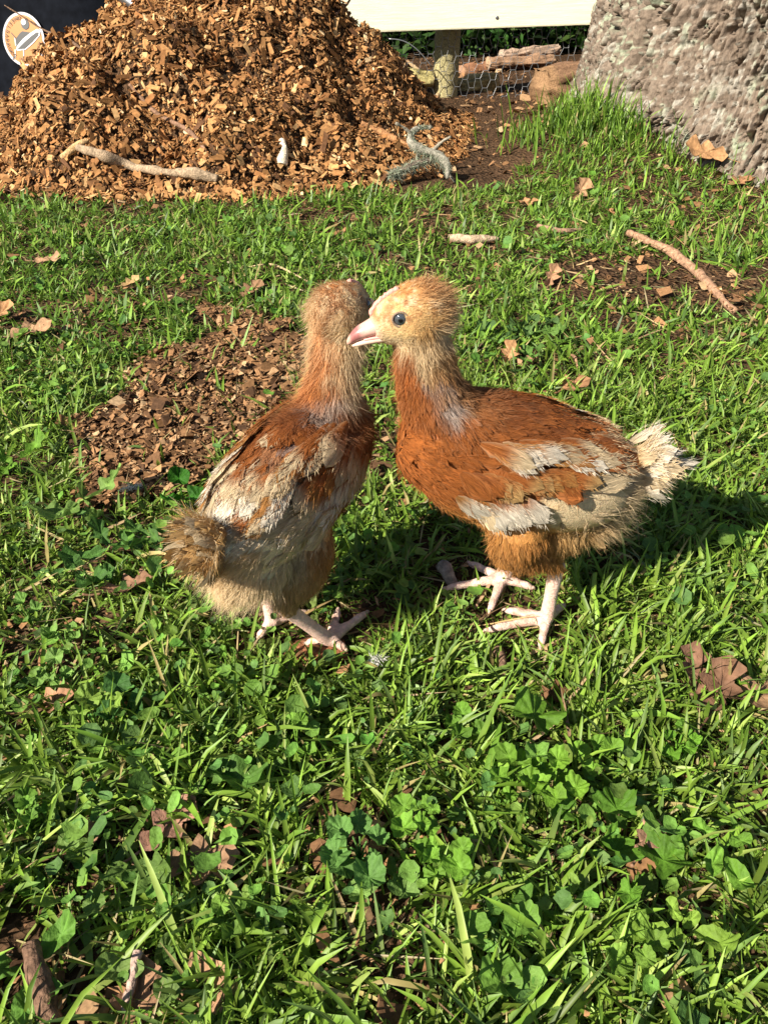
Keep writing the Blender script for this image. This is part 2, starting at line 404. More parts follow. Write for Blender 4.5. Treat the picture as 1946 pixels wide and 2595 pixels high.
# ------------------------------------------------------------------ tree trunk
def build_tree():
    cx, cy = 1.0, 2.0
    t = empty('oak_tree', (cx, cy, 0)); tag(t, 'thick grey oak trunk with rough lichen-spotted bark and flared base', 'tree')
    front = math.atan2(-cy, -cx)                              # toward the camera
    fine = np.linspace(front - R(88), front + R(60), 470); coarse = np.linspace(front + R(60), front + 2 * math.pi - R(88), 60)[1:-1]
    th = np.concatenate([fine, coarse])
    zs = np.concatenate([np.linspace(-.06, .46, 205), np.linspace(.50, 2.4, 40)])
    TH, Z = np.meshgrid(th, zs)
    flare = .085 * np.exp(-np.maximum(Z, 0) / .10) * (1 + .25 * np.cos(3 * (TH - front) + 1.2) + .2 * np.cos(5 * TH + .4))
    rad = .515 + flare - .035 * np.clip(Z, 0, 2.4) + .02 * np.cos(4 * TH + .8) + .012 * np.cos(7 * TH + Z * 2)
    root = .07 * np.exp(-((TH - (front - R(52))) / .23) ** 2) * np.exp(-np.maximum(Z, 0) / .09)     # root that runs out toward the fence
    root = root + .03 * np.exp(-((TH - (front - R(2))) / .42) ** 2) * np.exp(-np.maximum(Z, 0) / .07)
    rad = rad + root
    Q = np.stack([np.cos(TH) * .5, np.sin(TH) * .5, Z], -1).reshape(-1, 3)
    # bark: tall irregular plates parted by deep furrows
    def plates(cw, ch, seed, warp):
        u = TH.ravel() * .60 / cw + (fbm(Q, 10, 3, seed) - .5) * warp + (fbm(Q * (1, 1, .4), 45, 2, seed + 3) - .5) * 1.0
        v = Z.ravel() / ch + (fbm(Q, 30, 2, seed + 7) - .5) * 1.2
        iu, iv = np.floor(u).astype(np.int64), np.floor(v).astype(np.int64); f1 = np.full(len(u), 9.); f2 = f1.copy(); pid = np.zeros(len(u)); tx = np.zeros(len(u))
        for a in (-1, 0, 1):
            for b in (-1, 0, 1):
                ju, jv = iu + a, iv + b; k0 = 0 * ju
                cu = ju + .15 + .7 * _hash(ju, jv, k0, seed); cv = jv + .1 + .8 * _hash(ju, jv, k0 + 1, seed)
                d = np.sqrt((u - cu) ** 2 + (v - cv) ** 2 * .8); h = _hash(ju, jv, k0 + 2, seed)
                near = d < f1; f2 = np.where(near, f1, np.minimum(f2, d)); pid = np.where(near, h, pid); tx = np.where(near, (u - cu) * (h - .5) + (v - cv) * (_hash(ju, jv, k0 + 3, seed) - .3), tx); f1 = np.where(near, d, f1)
        return f2 - f1, pid, tx
    e1, id1, t1 = plates(.0150, .26, 41, 5.); e2, id2, t2 = plates(.0080, .030, 57, 2.)
    crack1 = np.clip(1 - e1 / .30, 0, 1) ** 1.3; crack2 = np.clip(1 - e2 / .35, 0, 1)
    disp = -.036 * crack1 + .006 * (id1 - .5) + .003 * t1 - .008 * crack2 + .0045 * (id2 - .5) + .004 * t2 + .012 * (fbm(Q, 14, 3, 47) - .5) + .003 * (fbm(Q, 300, 2, 53) - .5)
    rad2 = rad.ravel() + disp
    # knot holes
    hole = np.zeros(len(rad2))
    for hx, hy, rr in ((1790, 65, .011), (1875, 372, .010), (1712, 20, .007)):
        d = _ray(hx, hy); o = np.array((0, 0, CAM_H)) - (cx, cy, 0)
        a = d[0] ** 2 + d[1] ** 2; b = 2 * (o[0] * d[0] + o[1] * d[1]); c = o[0] ** 2 + o[1] ** 2 - .60 ** 2
        disc = b * b - 4 * a * c
        if disc < 0: continue
        tt = (-b - math.sqrt(disc)) / (2 * a); p = o + d * tt
        dd = np.sqrt(((TH.ravel() - math.atan2(p[1], p[0]) + math.pi) % (2 * math.pi) - math.pi) ** 2 * .36 + ((Z.ravel() - p[2]) * .75) ** 2)
        hole = np.maximum(hole, np.clip(1.4 - dd / rr, 0, 1))
    rad2 = rad2 - hole * .03
    V = np.stack([np.cos(TH.ravel()) * rad2, np.sin(TH.ravel()) * rad2, Z.ravel()], -1)
    n1 = fbm(Q, 22, 4, 81)[:, None]; n2 = fbm(Q * (1, 1, .5), 60, 3, 83)[:, None]
    col = rgb(.125, .092, .068) * (1 - n1) + rgb(.235, .182, .14) * n1
    col = col * (.62 + .5 * n2 + .28 * id1[:, None])
    li = np.clip((fbm(Q, 55, 3, 87) - .52) * 9, 0, 1) * np.clip((fbm(Q * (1, 1, .7), 7, 2, 89) - .42) * 5, 0, 1)
    li = np.maximum(li, np.clip((fbm(Q, 130, 2, 97) - .58) * 9, 0, .85))
    tint = np.clip((fbm(Q, 30, 2, 91) - .4) * 4, 0, 1)[:, None]
    lc = rgb(.36, .33, .28) * (1 - tint) + rgb(.30, .33, .235) * tint
    col = col * (1 - li[:, None]) + lc * li[:, None]
    mk('trunk', V, [grid_faces(len(zs), len(th), True)], MAT['bark'], col, t)
    a = Acc()                                                  # the first limbs, above the picture
    for ang, zz, ll in ((2.0, 2.0, 1.2), (4.3, 2.2, 1.4), (0.2, 2.1, 1.3)):
        d = np.array((math.cos(ang), math.sin(ang), .9)); p = np.array((0, 0, zz)) + d * (.1, .1, 0)
        a.add(*loft([(*(p + d * ll * s), r, r) for s, r in ((0, .2), (.4, .15), (.75, .12), (1, .09))], m=10, seg=14), col=(.3, .23, .19))
    a.build('limb', MAT['bark'], t)
build_tree()

# ------------------------------------------------------------------ fence
FY = 2.46
def build_fence():
    f = empty('wire_netting_fence', (.3, FY, 0)); tag(f, 'low fence of pale timber rail, round posts and hexagonal wire netting', 'fence')
    zc = at_depth(1200, 36, FY)[2]
    V, q, t = box(0, 0, 0, 3.4, .026, .092, .004)
    o = mk('rail', V, [q, t], MAT['timber'], np.tile(rgb(.86, .82, .60), (len(V), 1)), f, smooth=False)
    o.location = (-.2, -.02, zc + .012); o.rotation_euler = (0, R(-1.7), 0)
    for nx_ in (-1.1, .20, 1.05):                          # nail heads where the rail meets its posts
        for nz_ in (-.022, .024):
            V, q, t = loft([(0, 0, 0, .0045, .0045), (0, -.0015, 0, .0040, .0040), (0, -.002, 0, .001, .001)], seg=10, m=6); nl = mk('nail', V, [q, t], MAT['steel'], parent=o); nl.location = (nx_, -.0132, nz_)
    def post(px, r, top, sq=False, col=(.36, .31, .16)):
        x = at_depth(px, 150, FY + .06)[0] - .3
        if sq:
            V, q, t = box(0, 0, top / 2 - .05, r * 2, r * 2, top + .1, .004)
        else:
            V, q, t = loft([(0, 0, -.12, r * 1.02, r * 1.02), (0, 0, .1, r, r), (.004, 0, .3, r * .97, r * .97), (.006, 0, top, r * .95, r * .95)], up=(0, 1, 0), seg=22, m=30)
        P = V * (30, 30, 6); c = np.array(col) * (.65 + .7 * fbm(P, 1, 3, 7)[:, None])
        o = mk('post', V, [q, t], MAT['stick'], c, f, smooth=not sq); o.location = (x, .055, 0)
    post(1131, .036, .62); post(952, .017, .30, True, (.33, .27, .22)); post(2100, .036, .62); post(250, .036, .62)
    # hexagonal netting: twisted flat tops, two diagonal strands
    a = Acc(); cp, rp, hw = .0195, .040, .0065; r = .0007
    nx, nz = 98, 8
    def wire(p, q_, rr):
        p = np.array(p); q_ = np.array(q_); d = nrm(q_ - p); s = np.array((0, 1, 0)); u = np.cross(d, s)
        ring = [s * math.cos(k) * rr + u * math.sin(k) * rr for k in (0, 2.094, 4.189)]
        V = np.array([p + w for w in ring] + [q_ + w for w in ring])
        a.add(V, [(0, 1, 4, 3), (1, 2, 5, 4), (2, 0, 3, 5)])
    def node(i, j):
        z = (j + (.5 if i % 2 else 0)) * rp - .012
        n = math.sin(i * 12.9898 + j * 78.233) * 43758.5453; n -= math.floor(n)
        m = math.sin(i * 39.34 + j * 11.13) * 24634.63; m -= math.floor(m)
        return (-.95 + i * cp + (n - .5) * .004, .016 + .006 * math.sin(i * .35 + j) + (m - .5) * .003, z + (m - .5) * .005)
    for i in range(nx):
        for j in range(nz):
            c = np.array(node(i, j)); l = c - (hw, 0, 0); rr = c + (hw, 0, 0)
            wire(l, rr, r * 1.35)
            if i < nx - 1:
                for dj in ((0, 1) if i % 2 else (-1, 0)):
                    if 0 <= j + dj < nz: wire(rr, np.array(node(i + 1, j + dj)) - (hw, 0, 0), r)
    a.build('wire_netting', MAT['wire'], f, color=False)
    p0 = at_depth(1095, 168, FY - .02); p1 = at_depth(985, 98, FY - .02)   # loose tie wire
    pts = [(*(p0 * (1 - s) + p1 * s + np.array((0, 0, .02 * math.sin(s * 3.1))) - (.3, FY, 0)), .0014, .0014) for s in np.linspace(0, 1, 6)]
    V, q, t = loft(pts, seg=5, m=16); mk('tie_wire', V, [q, t], MAT['wire'], parent=f)
build_fence()

# ------------------------------------------------------------------ logs, stones and shrubs beyond the fence
def log(name, p0, p1, r, label, cat, col=(.30, .2, .13), end=(.5, .36, .22), seed=1, squash=1.0, seg=40):
    p0, p1 = np.array(p0, float), np.array(p1, float); c = (p0 + p1) / 2
    V, q, t = loft([(*(p0 - c), r * .7, r * squash * .7), (*((p0 - c) * .97), r, r * squash), (*((p1 - p0) * .02), r * 1.05, r * squash * 1.05), (*((p1 - c) * .97), r * .94, r * .94 * squash), (*(p1 - c), r * .7, r * .7 * squash)], seg=seg, m=44)
    ax = nrm(p1 - p0); al = (V @ ax)[:, None]; rad = V - al * ax
    n = fbm(V + seed, 1 / r * 1.1, 4, seed)[:, None]; n2 = fbm(rad * 3 + al * ax * .4 + seed, 1 / r * 1.6, 3, seed + 5)[:, None]
    V = V + nrm(rad) * ((n - .5) * r * .8 + (n2 - .5) * r * .6)
    cc = np.array(col) * (.25 + 1.5 * n2); e = (np.abs(al) > np.linalg.norm(p1 - p0) * .492).astype(float)
    cc = cc * (1 - e) + np.array(end) * (.7 + .6 * n) * e
    o = mk(name, V, [q, t], MAT['stick'], cc); o.location = c
    return tag(o, label, cat)
def back_things():
    log('log', (.445, 2.38, .040), (1.25, 2.62, .06), .056, 'thick brown log lying between the fence foot and the tree trunk', 'log', (.20, .115, .068), (.27, .16, .085), 3)
    log('firewood_piece', at_depth(1272, 142, 3.1), at_depth(1412, 124, 3.16), .024, 'pale split piece of firewood on top of the bark behind the netting', 'firewood', (.36, .25, .18), (.4, .3, .22), 8, .7)
    log('firewood_piece', at_depth(1240, 158, 3.0), at_depth(1400, 152, 3.05), .026, 'weathered flat firewood piece just below the pale split one', 'firewood', (.30, .18, .11), (.4, .26, .16), 12, .6)
    log('log', at_depth(1150, 214, 2.62) + (0, 0, -.01), at_depth(1262, 206, 2.60), .030, 'mossy yellowish chunk of rotten wood right of the round fence post', 'log', (.40, .30, .13), (.5, .36, .18), 17, .8)
    log('log', at_depth(1028, 192, 2.5), at_depth(1098, 200, 2.5), .026, 'small mossy wood lump between chip heap and round fence post', 'log', (.33, .28, .12), (.4, .3, .15), 21, .8)
    log('bark_slab', at_depth(1165, 172, 3.0) + (0, 0, -.03), at_depth(1470, 165, 3.2) + (0, 0, -.03), .05, 'long low bank of red-brown bark behind the netting', 'bark', (.27, .13, .07), (.3, .17, .1), 29, .8)
    # shrubs
    for k, (x, y, rx, rz, n, lab) in enumerate(((-.35, 3.75, .55, .42, 2600, 'dark green shrub behind the fence, leftmost, over the chip heap'),
                                             (.30, 3.65, .46, .40, 3000, 'dark green shrub behind the netting left of the round post gap'),
                                             (.95, 3.75, .50, .40, 3200, 'dark green shrub behind the firewood and netting'),
                                             (1.75, 3.8, .55, .45, 2000, 'dark green shrub behind the tree trunk'))):
        s = empty('shrub', (x, y, 0)); tag(s, lab, 'shrub', 'shrubs beyond the fence')
        U = nrm(rng.normal(size=(n, 3))); rr = rng.random(n) ** .4
        C = U * rr[:, None] * (rx, rx * .7, rz) * (.75 + .5 * fbm(U + k * 3, 2.4, 3, 101 + k)[:, None]); C[:, 2] = np.abs(C[:, 2] + .05) + .01
        Dv = nrm(U + rng.normal(0, .7, (n, 3)) + (0, 0, .3)); Nn = nrm(np.cross(Dv, rng.normal(size=(n, 3)))); Sd = np.cross(Dv, Nn)
        L = rng.uniform(.03, .075, n)[:, None]; W = L * rng.uniform(.16, .36, (n, 1))
        V = np.stack([C, C + Dv * L * .5 + Sd * W, C + Dv * L - Nn * L * .12, C + Dv * L * .5 - Sd * W], 1).reshape(-1, 3)
        F = np.arange(n * 4).reshape(-1, 4)
        cc = np.repeat(jitter((.034, .078, .015), n, .35, .12), 4, 0)
        mk('foliage', V, [F], MAT['leaf'], cc, s, smooth=False)
        a = Acc()
        for _ in range(7):
            d = nrm(np.array((rng.normal(0, .5), rng.normal(0, .4), 1))); a.add(*loft([(*(d * u * rz * .9), .008 * (1.1 - u), .008 * (1.1 - u)) for u in (0, .5, 1)], up=(1, 0, 0), seg=5, m=5), col=(.12, .08, .05))
        a.build('stem', MAT['stick'], s)
back_things()

# ------------------------------------------------------------------ wheelbarrow, upside down behind the heap
def build_barrow():
    st = at_depth(48, 85, 2.12)
    w = empty('wheelbarrow', (st[0] - .06, st[1] + .30, 0)); w.rotation_euler = (0, 0, R(-14))
    tag(w, 'black wheelbarrow lying upside down behind the chip heap, round orange sticker on its side', 'wheelbarrow')
    # inverted tray: rim on the soil, bottom uppermost
    prof = [(.47, .325, .0), (.475, .33, .012), (.462, .318, .018), (.445, .30, .03), (.36, .235, .26), (.335, .215, .285), (.28, .17, .295)]
    n = 64; a = np.linspace(0, 2 * np.pi, n, endpoint=False); rows = []
    for hx, hy, z in prof:
        k = 5.0
        rows.append(np.stack([np.sign(np.cos(a)) * np.abs(np.cos(a)) ** (2 / k) * hx, np.sign(np.sin(a)) * np.abs(np.sin(a)) ** (2 / k) * hy, np.full(n, z)], -1))
    V = np.vstack(rows + [np.array([[0, 0, .295]])]); q = grid_faces(len(prof), n, True); b = (len(prof) - 1) * n
    t = [(b + i, b + (i + 1) % n, len(V) - 1) for i in range(n)]
    mk('tray', V, [q, np.array(t)], MAT['black_plastic'], parent=w)
    ac = Acc(); ac.add(*loft([(math.cos(x) ** 1 * 0 + px, py, .012, .012, .012) for x, px, py in [(0, .46, -.30), (0, .49, 0), (0, .46, .30)]], seg=8, m=12))
    ac.build('rim_bead', MAT['black_plastic'], w, color=False)
    for sgn in (-1, 1):
        V, q, t = loft([(-.42, sgn * .13, .32, .014, .014), (0, sgn * .19, .315, .014, .014), (.30, sgn * .24, .31, .014, .014), (.52, sgn * .27, .20, .014, .014)], seg=10, m=24); mk('handle', V, [q, t], MAT['steel'], parent=w)
        V, q, t = loft([(.22, sgn * .22, .31, .011, .011), (.22, sgn * .23, .42, .011, .011), (.12, sgn * .21, .43, .011, .011), (.06, sgn * .20, .32, .011, .011)], up=(1, 0, .1), seg=8, m=24); mk('leg', V, [q, t], MAT['steel'], parent=w)
    wheel = empty('wheel'); wheel.parent = w; wheel.location = (-.58, 0, .30)
    aa = np.linspace(0, 2 * np.pi, 40, endpoint=False); bb = np.linspace(0, 2 * np.pi, 14, endpoint=False)
    A, B = np.meshgrid(aa, bb, indexing='ij'); V = np.stack([np.cos(A) * (.14 + .04 * np.cos(B)), .04 * np.sin(B), np.sin(A) * (.14 + .04 * np.cos(B))], -1).reshape(-1, 3)
    f = grid_faces(40, 14, True); last = np.stack([39 * 14 + np.arange(14), 39 * 14 + (np.arange(14) + 1) % 14, (np.arange(14) + 1) % 14, np.arange(14)], -1)
    mk('tyre', V, [np.vstack([f, last])], MAT['rubber'], parent=wheel)
    V, q, t = loft([(0, -.03, 0, .105, .105), (0, -.012, 0, .06, .06), (0, .012, 0, .06, .06), (0, .03, 0, .105, .105)], seg=30, m=12); mk('rim', V, [q, t], MAT['steel'], parent=wheel)
    # sticker lies on the camera-side panel
    s = empty('sticker'); s.parent = w
    slope = math.atan2(.065, .23)                             # panel leans away going up
    frac = (st[2] - .03) / .23
    s.location = (.0, -(.30 - .065 * frac) - .006, st[2]); s.rotation_euler = (R(90) - slope, 0, 0)
    bpy.context.view_layer.update()
    loc = w.matrix_world.inverted() @ Vector(tuple(st)); s.location.x = loc.x
    RR = .056; s.location.z -= .012; s.location.y -= .003
    def disc(name, r0, r1, z, col, parent=s, c=(0, 0), n=48):
        aa = np.linspace(0, 2 * np.pi, n, endpoint=False)
        if r0 <= 0:
            V = np.vstack([np.stack([np.cos(aa) * r1 + c[0], np.sin(aa) * r1 + c[1], np.full(n, z)], -1), [[c[0], c[1], z]]]); t = np.stack([np.arange(n), (np.arange(n) + 1) % n, np.full(n, n)], -1)
            return mk(name, V, [t], MAT['paint'], np.tile(col, (len(V), 1)), parent)
        V = np.vstack([np.stack([np.cos(aa) * r + c[0], np.sin(aa) * r + c[1], np.full(n, z)], -1) for r in (r0, r1)])
        return mk(name, V, [grid_faces(2, n, True)], MAT['paint'], np.tile(col, (len(V), 1)), parent)
    disc('border', 0, RR, .0, (.50, .49, .52)); disc('disc', 0, RR * .90, .0006, (.42, .15, .006))
    def P2(pts): return np.array([((x - 335) / 340 * RR, -(y - 560) / 340 * RR) for x, y in pts])
    def flat(name, pts, z, col):
        p = P2(pts); c = p.mean(0); V = np.column_stack([np.vstack([p, c]), np.full(len(p) + 1, z)]); k = len(p)
        return mk(name, V, [[(i, (i + 1) % k, k) for i in range(k)]], MAT['paint'], np.tile(col, (len(V), 1)), s, smooth=False)
    blk = (.012, .012, .014); wht = (.78, .78, .78)
    flat('emblem_tray', [(205, 560), (290, 480), (330, 458), (480, 472), (560, 440), (400, 530), (300, 610), (220, 680), (203, 645)], .0012, blk)
    flat('emblem_rim', [(205, 692), (225, 645), (330, 556), (450, 484), (575, 425), (632, 448), (612, 505), (500, 600), (360, 690), (225, 705)], .0018, wht)
    flat('emblem_basin', [(228, 686), (345, 600), (450, 530), (560, 468), (602, 466), (585, 510), (480, 592), (350, 678)], .0024, blk)
    disc('emblem_tyre', 0, 65 / 340 * RR, .0015, blk, s, P2([(387, 372)])[0], 24); disc('emblem_hub', 0, 38 / 340 * RR, .0021, (.7, .7, .72), s, P2([(365, 345)])[0], 20)
    for pts, col in (([(192, 545), (204, 545), (212, 640), (196, 640)], wht), ([(180, 690), (194, 690), (182, 800), (170, 800)], wht), ([(318, 695), (332, 695), (326, 770), (312, 770)], wht),
                     ([(140, 482), (148, 476), (215, 540), (205, 548)], blk), ([(128, 820), (140, 825), (165, 775), (155, 770)], blk), ([(300, 800), (310, 800), (320, 770), (312, 768)], blk)):
        flat('emblem_line', pts, .0017, col)
    def arc_text(txt, r, a0, a1, inward, size):
        fm = bpy.data.materials.get('lettering_ink') or vmat('lettering_ink', .5, .3, 0, color=blk)
        acc_v, acc_f, nv = [], [], 0
        for i, ch in enumerate(txt):
            if ch == ' ': continue
            g = R(a0 + (a1 - a0) * i / (len(txt) - 1))
            cu = bpy.data.curves.new('letter', 'FONT'); cu.body = ch; cu.size = size; cu.align_x = 'CENTER'; cu.align_y = 'CENTER'
            o = bpy.data.objects.new('letter', cu); COL.objects.link(o); bpy.context.view_layer.update()
            me = bpy.data.meshes.new_from_object(o.evaluated_get(bpy.context.evaluated_depsgraph_get())); bpy.data.objects.remove(o)
            M = Matrix.Translation((math.cos(g) * r, math.sin(g) * r, .003)) @ Matrix.Rotation(g + (R(90) if inward else R(-90)), 4, 'Z')
            me.transform(M); me.calc_loop_triangles()
            acc_v.append(np.array([v.co[:] for v in me.vertices])); acc_f.append(np.array([t.vertices[:] for t in me.loop_triangles]) + nv); nv += len(me.vertices)
            bpy.data.meshes.remove(me)
        mk('lettering', np.vstack(acc_v), [np.vstack(acc_f)], fm, parent=s, smooth=False)
    arc_text('WHEELBARROWS', RR * .795, 98, 232, True, .0125)
    arc_text('NEW ZEALAND', RR * .765, -10, -105, False, .0095)
build_barrow()
# ------------------------------------------------------------------ chicks
def feathers(P0, D, Nn, L, W, curl, camber, lift, croot, ctip, rows=6, cols=5, fray=.12, sharp=4.0, split=.5):
    """vanes as curved grids. All (n,..) arrays. returns verts, quads, cols, uv"""
    n = len(P0); D = nrm(D); S = nrm(np.cross(D, Nn)); Nn = np.cross(S, D)
    s = np.linspace(0, 1, rows); c = np.linspace(-1, 1, cols)
    w = np.sqrt(np.clip(s * 1.6 + .03, 0, 1)) * np.clip(1 - s ** sharp, 0, 1) ** .55; w[-1] = .10
    sl = s[None, :, None] * L[:, None, None] * (1 - .05 * c[None, None, :] ** 2 * np.clip(s[None, :, None] * 3 - 1.5, 0, 1))
    sl = sl + rng.normal(0, 1, (n, rows, cols)) * (fray * .12) * L[:, None, None] * (s[None, :, None] > .6)
    cw = c[None, None, :] * w[None, :, None] * W[:, None, None] * .5 * (1 + rng.normal(0, fray, (n, rows, cols)) * np.abs(c)[None, None, :])
    h = lift[:, None, None] * sl - curl[:, None, None] * sl ** 2 - camber[:, None, None] * cw ** 2
    V = P0[:, None, None] + D[:, None, None] * sl[..., None] + S[:, None, None] * cw[..., None] + Nn[:, None, None] * h[..., None]
    f = grid_faces(rows, cols); F = (f[None] + (np.arange(n) * rows * cols)[:, None, None]).reshape(-1, 4)
    k = np.clip((s - split) / .35 + .5, 0, 1)[None, :, None, None]
    C = croot[:, None, None] * (1 - k) + ctip[:, None, None] * k
    eg = np.clip(np.abs(c) - .55, 0, 1)[None, None, :, None]; C = C * (1 - eg * .7) + (ctip * .8 + CREAM * .2)[:, None, None] * eg * .7
    C = C * (1 + .16 * (np.abs(c) < .1) - .10 * ((np.abs(c) > .1) & (np.abs(c) < .5)))[None, None, :, None]
    C = np.broadcast_to(C, (n, rows, cols, 3)).reshape(-1, 3)
    off = rng.random((n, 1, 1, 2)) * 7
    uv = np.stack(np.broadcast_arrays((c[None, None, :] * .5 + .5) + s[None, :, None] * .35 * np.sign(c)[None, None, :], s[None, :, None] + 0 * c[None, None, :]), -1) + off
    return V.reshape(-1, 3), F, C, uv.reshape(-1, 2)
def strands(P0, D, L, r, col, bend=None, tipcol=None):
    """tapered ribbons, 3 tris each"""
    n = len(P0); D = nrm(D); X = nrm(np.cross(D, rng.normal(size=(n, 3)))); B = np.zeros((n, 3)) if bend is None else bend
    L = L[:, None]; r = r[:, None]
    p1 = P0 + D * L * .5 + B * L * .25; p2 = P0 + D * L + B * L
    V = np.stack([P0 - X * r, P0 + X * r, p1 - X * r * .75, p1 + X * r * .75, p2], 1).reshape(-1, 3)
    b = (np.arange(n) * 5)[:, None]
    q = b + np.array([[0, 1, 3, 2]]); t = b + np.array([[2, 3, 4]])
    C = np.repeat(col[:, None], 5, 1)
    if tipcol is not None: C = C.copy(); C[:, 4] = tipcol; C[:, 2:4] = (C[:, 2:4] + tipcol[:, None]) * .5
    return V, q, t, C.reshape(-1, 3)

RUST, DRUST = rgb(.335, .105, .024), rgb(.215, .066, .018)
BUFF, CREAM, WHITE = rgb(.52, .31, .12), rgb(.64, .49, .30), rgb(.80, .70, .56)
OBUFF, GREY, PINK = rgb(.42, .19, .052), rgb(.46, .40, .36), rgb(.76, .52, .42)

TORSO = [(.0880, .143, .009, .012), (.079, .141, .0215, .0235), (.062, .138, .0295, .0335), (.040, .130, .0345, .0390), (.016, .121, .0365, .0390), (-.008, .112, .0368, .0365), (-.030, .111, .0325, .0325), (-.046, .112, .0240, .0245), (-.057, .115, .0125, .0125), (-.062, .117, .005, .005)]
BELLY = [(.032, .094, .012, .010), (.018, .085, .021, .020), (.000, .079, .0250, .0250), (-.018, .083, .0255, .0235), (-.038, .092, .021, .018), (-.050, .101, .010, .009)]

def make_chick(spec):
    root = empty('chick', spec['loc'], spec['rz']); tag(root, spec['label'], 'chick')
    cz, sz = math.cos(spec['rz']), math.sin(spec['rz'])
    def loc(p):                                                 # world -> chick
        d = np.asarray(p, float) - np.array(spec['loc']); return np.array((d[0] * cz + d[1] * sz, -d[0] * sz + d[1] * cz, d[2]))
    # ---------- one continuous body: torso, neck, head, legs and toes grown together
    a = Acc(); sk = []                                          # sk: skeleton samples (pos, flow, region)
    torso = [(x, z, ry * spec.get('slim', 1), rz_) for x, z, ry, rz_ in spec.get('torso', TORSO)]; belly = spec.get('belly', BELLY)
    a.add(*loft([(x, 0, z, ry, rz_) for x, z, ry, rz_ in torso], m=40, seg=28)); Tn = catmull([(x, 0, z) for x, z, _, _ in torso], 24)
    for p in Tn: sk.append((p, np.array((-1, 0, -.10)), 0))
    a.add(*loft([(x, 0, z, ry, rz_) for x, z, ry, rz_ in belly], m=26, seg=24))
    for x, z, _, _ in belly[1:]: sk.append((np.array((x, 0, z - .004)), np.array((-.8, 0, -.5)), 0))
    neck = spec['neck']; a.add(*loft([(*p, r, r * 1.02) for p, r in neck], up=(1, 0, 0), m=24, seg=22))
    Nk = catmull([p for p, _ in neck], 12); Tg = np.gradient(Nk, axis=0)
    for p, t in zip(Nk[3:], Tg[3:]): sk.append((p, -nrm(t), 1))
    hc = np.array(spec['head']); hd = nrm(spec['head_dir']); hs = nrm(np.cross((0, 0, 1), hd)); hu = np.cross(hd, hs)
    hk = spec.get('head_scale', 1.0)
    prof = [(-.0195, .0035, .0035, .001), (-.017, .0090, .0095, .001), (-.0105, .0138, .0148, .0005), (-.002, .0155, .0165, 0), (.006, .0147, .0152, -.0003), (.012, .0122, .0136, -.0010), (.0175, .0090, .0112, -.0022), (.0215, .0066, .0084, -.0030), (.0240, .0040, .0050, -.0034)]
    a.add(*loft([(*(hc + hd * s + hu * dz), ry * hk, rz_ * hk) for s, ry, rz_, dz in prof], up=hu, m=30, seg=24))
    for s in np.linspace(-.015, .018, 8): sk.append((hc + hd * s, -hd - hu * .25, 2))
    claws = []
    for leg in spec['legs']:
        hip, knee, hock, foot = [np.array(leg[k]) for k in ('hip', 'knee', 'hock', 'foot')]
        a.add(*loft([(*hip, .015, .015), (*(hip * .5 + knee * .5), .0165, .0165), (*knee, .0128, .0128), (*(knee * .45 + hock * .55), .0082, .0082), (*(knee * .12 + hock * .88), .0060, .0060), (*hock, .0050, .0050)], up=(1, .2, 0), m=18, seg=16))
        for s in np.linspace(.1, .9, 6): sk.append((hip * (1 - s) + hock * s, np.array((-.2, 0, -1)), 3))
        a.add(*loft([(*hock, .0056, .0060), (*(hock * .8 + foot * .2), .0049, .0054), (*(hock * .45 + foot * .55), .0044, .0048), (*(hock * .12 + foot * .88), .0049, .0051), (*(foot + (0, 0, .002)), .0058, .0052), (*(foot - (0, 0, .001)), .003, .003)], up=(1, .2, 0), m=18, seg=14))
        for s in np.linspace(.05, 1, 5): sk.append((hock * (1 - s) + foot * s, np.array((0, 0, -1.)), 4))
        for tip in leg['toes']:
            tip = np.array(tip); d = tip - foot; ln = np.linalg.norm(d); f0 = foot + (0, 0, .0012)
            u = nrm(d * (1, 1, 0)); k1 = foot + d * .36 + (0, 0, .0022); k2 = foot + d * .70 + (0, 0, .0014); k3 = foot + d * .90
            a.add(*loft([(*f0, .0041, .0042), (*k1, .0036, .0035), (*(foot + d * .52 + (0, 0, .0012)), .0030, .0029), (*k2, .0031, .0030), (*k3, .0023, .0023), (*(foot + d * .95), .001, .001)], m=16, seg=10))
            for s in (.2, .5, .8, 1): sk.append((foot + d * s, u, 4))
            claws.append((k3, tip, u))
    tmp = a.build('body_tmp', None, color=False, smooth=True)
    md = tmp.modifiers.new('r', 'REMESH'); md.mode = 'VOXEL'; md.voxel_size = .0014
    sm = tmp.modifiers.new('s', 'SMOOTH'); sm.iterations = 4; sm.factor = .5
    bpy.context.view_layer.update()
    me = bpy.data.meshes.new_from_object(tmp.evaluated_get(bpy.context.evaluated_depsgraph_get())); old = tmp.data
    bpy.data.objects.remove(tmp); bpy.data.meshes.remove(old)
    nv = len(me.vertices); V = np.empty(nv * 3, np.float32); me.vertices.foreach_get('co', V); V = V.reshape(-1, 3).astype(float)
    VN = np.empty(nv * 3, np.float32); me.vertices.foreach_get('normal', VN); VN = VN.reshape(-1, 3).astype(float)
    me.calc_loop_triangles(); Tt = np.empty(len(me.loop_triangles) * 3, np.int32); me.loop_triangles.foreach_get('vertices', Tt); Tt = Tt.reshape(-1, 3)
    SP = np.array([s[0] for s in sk]); SF = nrm(np.array([s[1] for s in sk])); SR = np.array([s[2] for s in sk])
    def region(P):
        out = np.empty(len(P), int)
        for i in range(0, len(P), 20000):
            out[i:i + 20000] = ((P[i:i + 20000, None] - SP[None]) ** 2).sum(-1).argmin(1)
        return out
    AP = np.array([x[0] for x in spec['anchors']], float); AC = np.array([x[1] for x in spec['anchors']], float); AS = np.array([x[2] if len(x) > 2 else .011 for x in spec['anchors']])
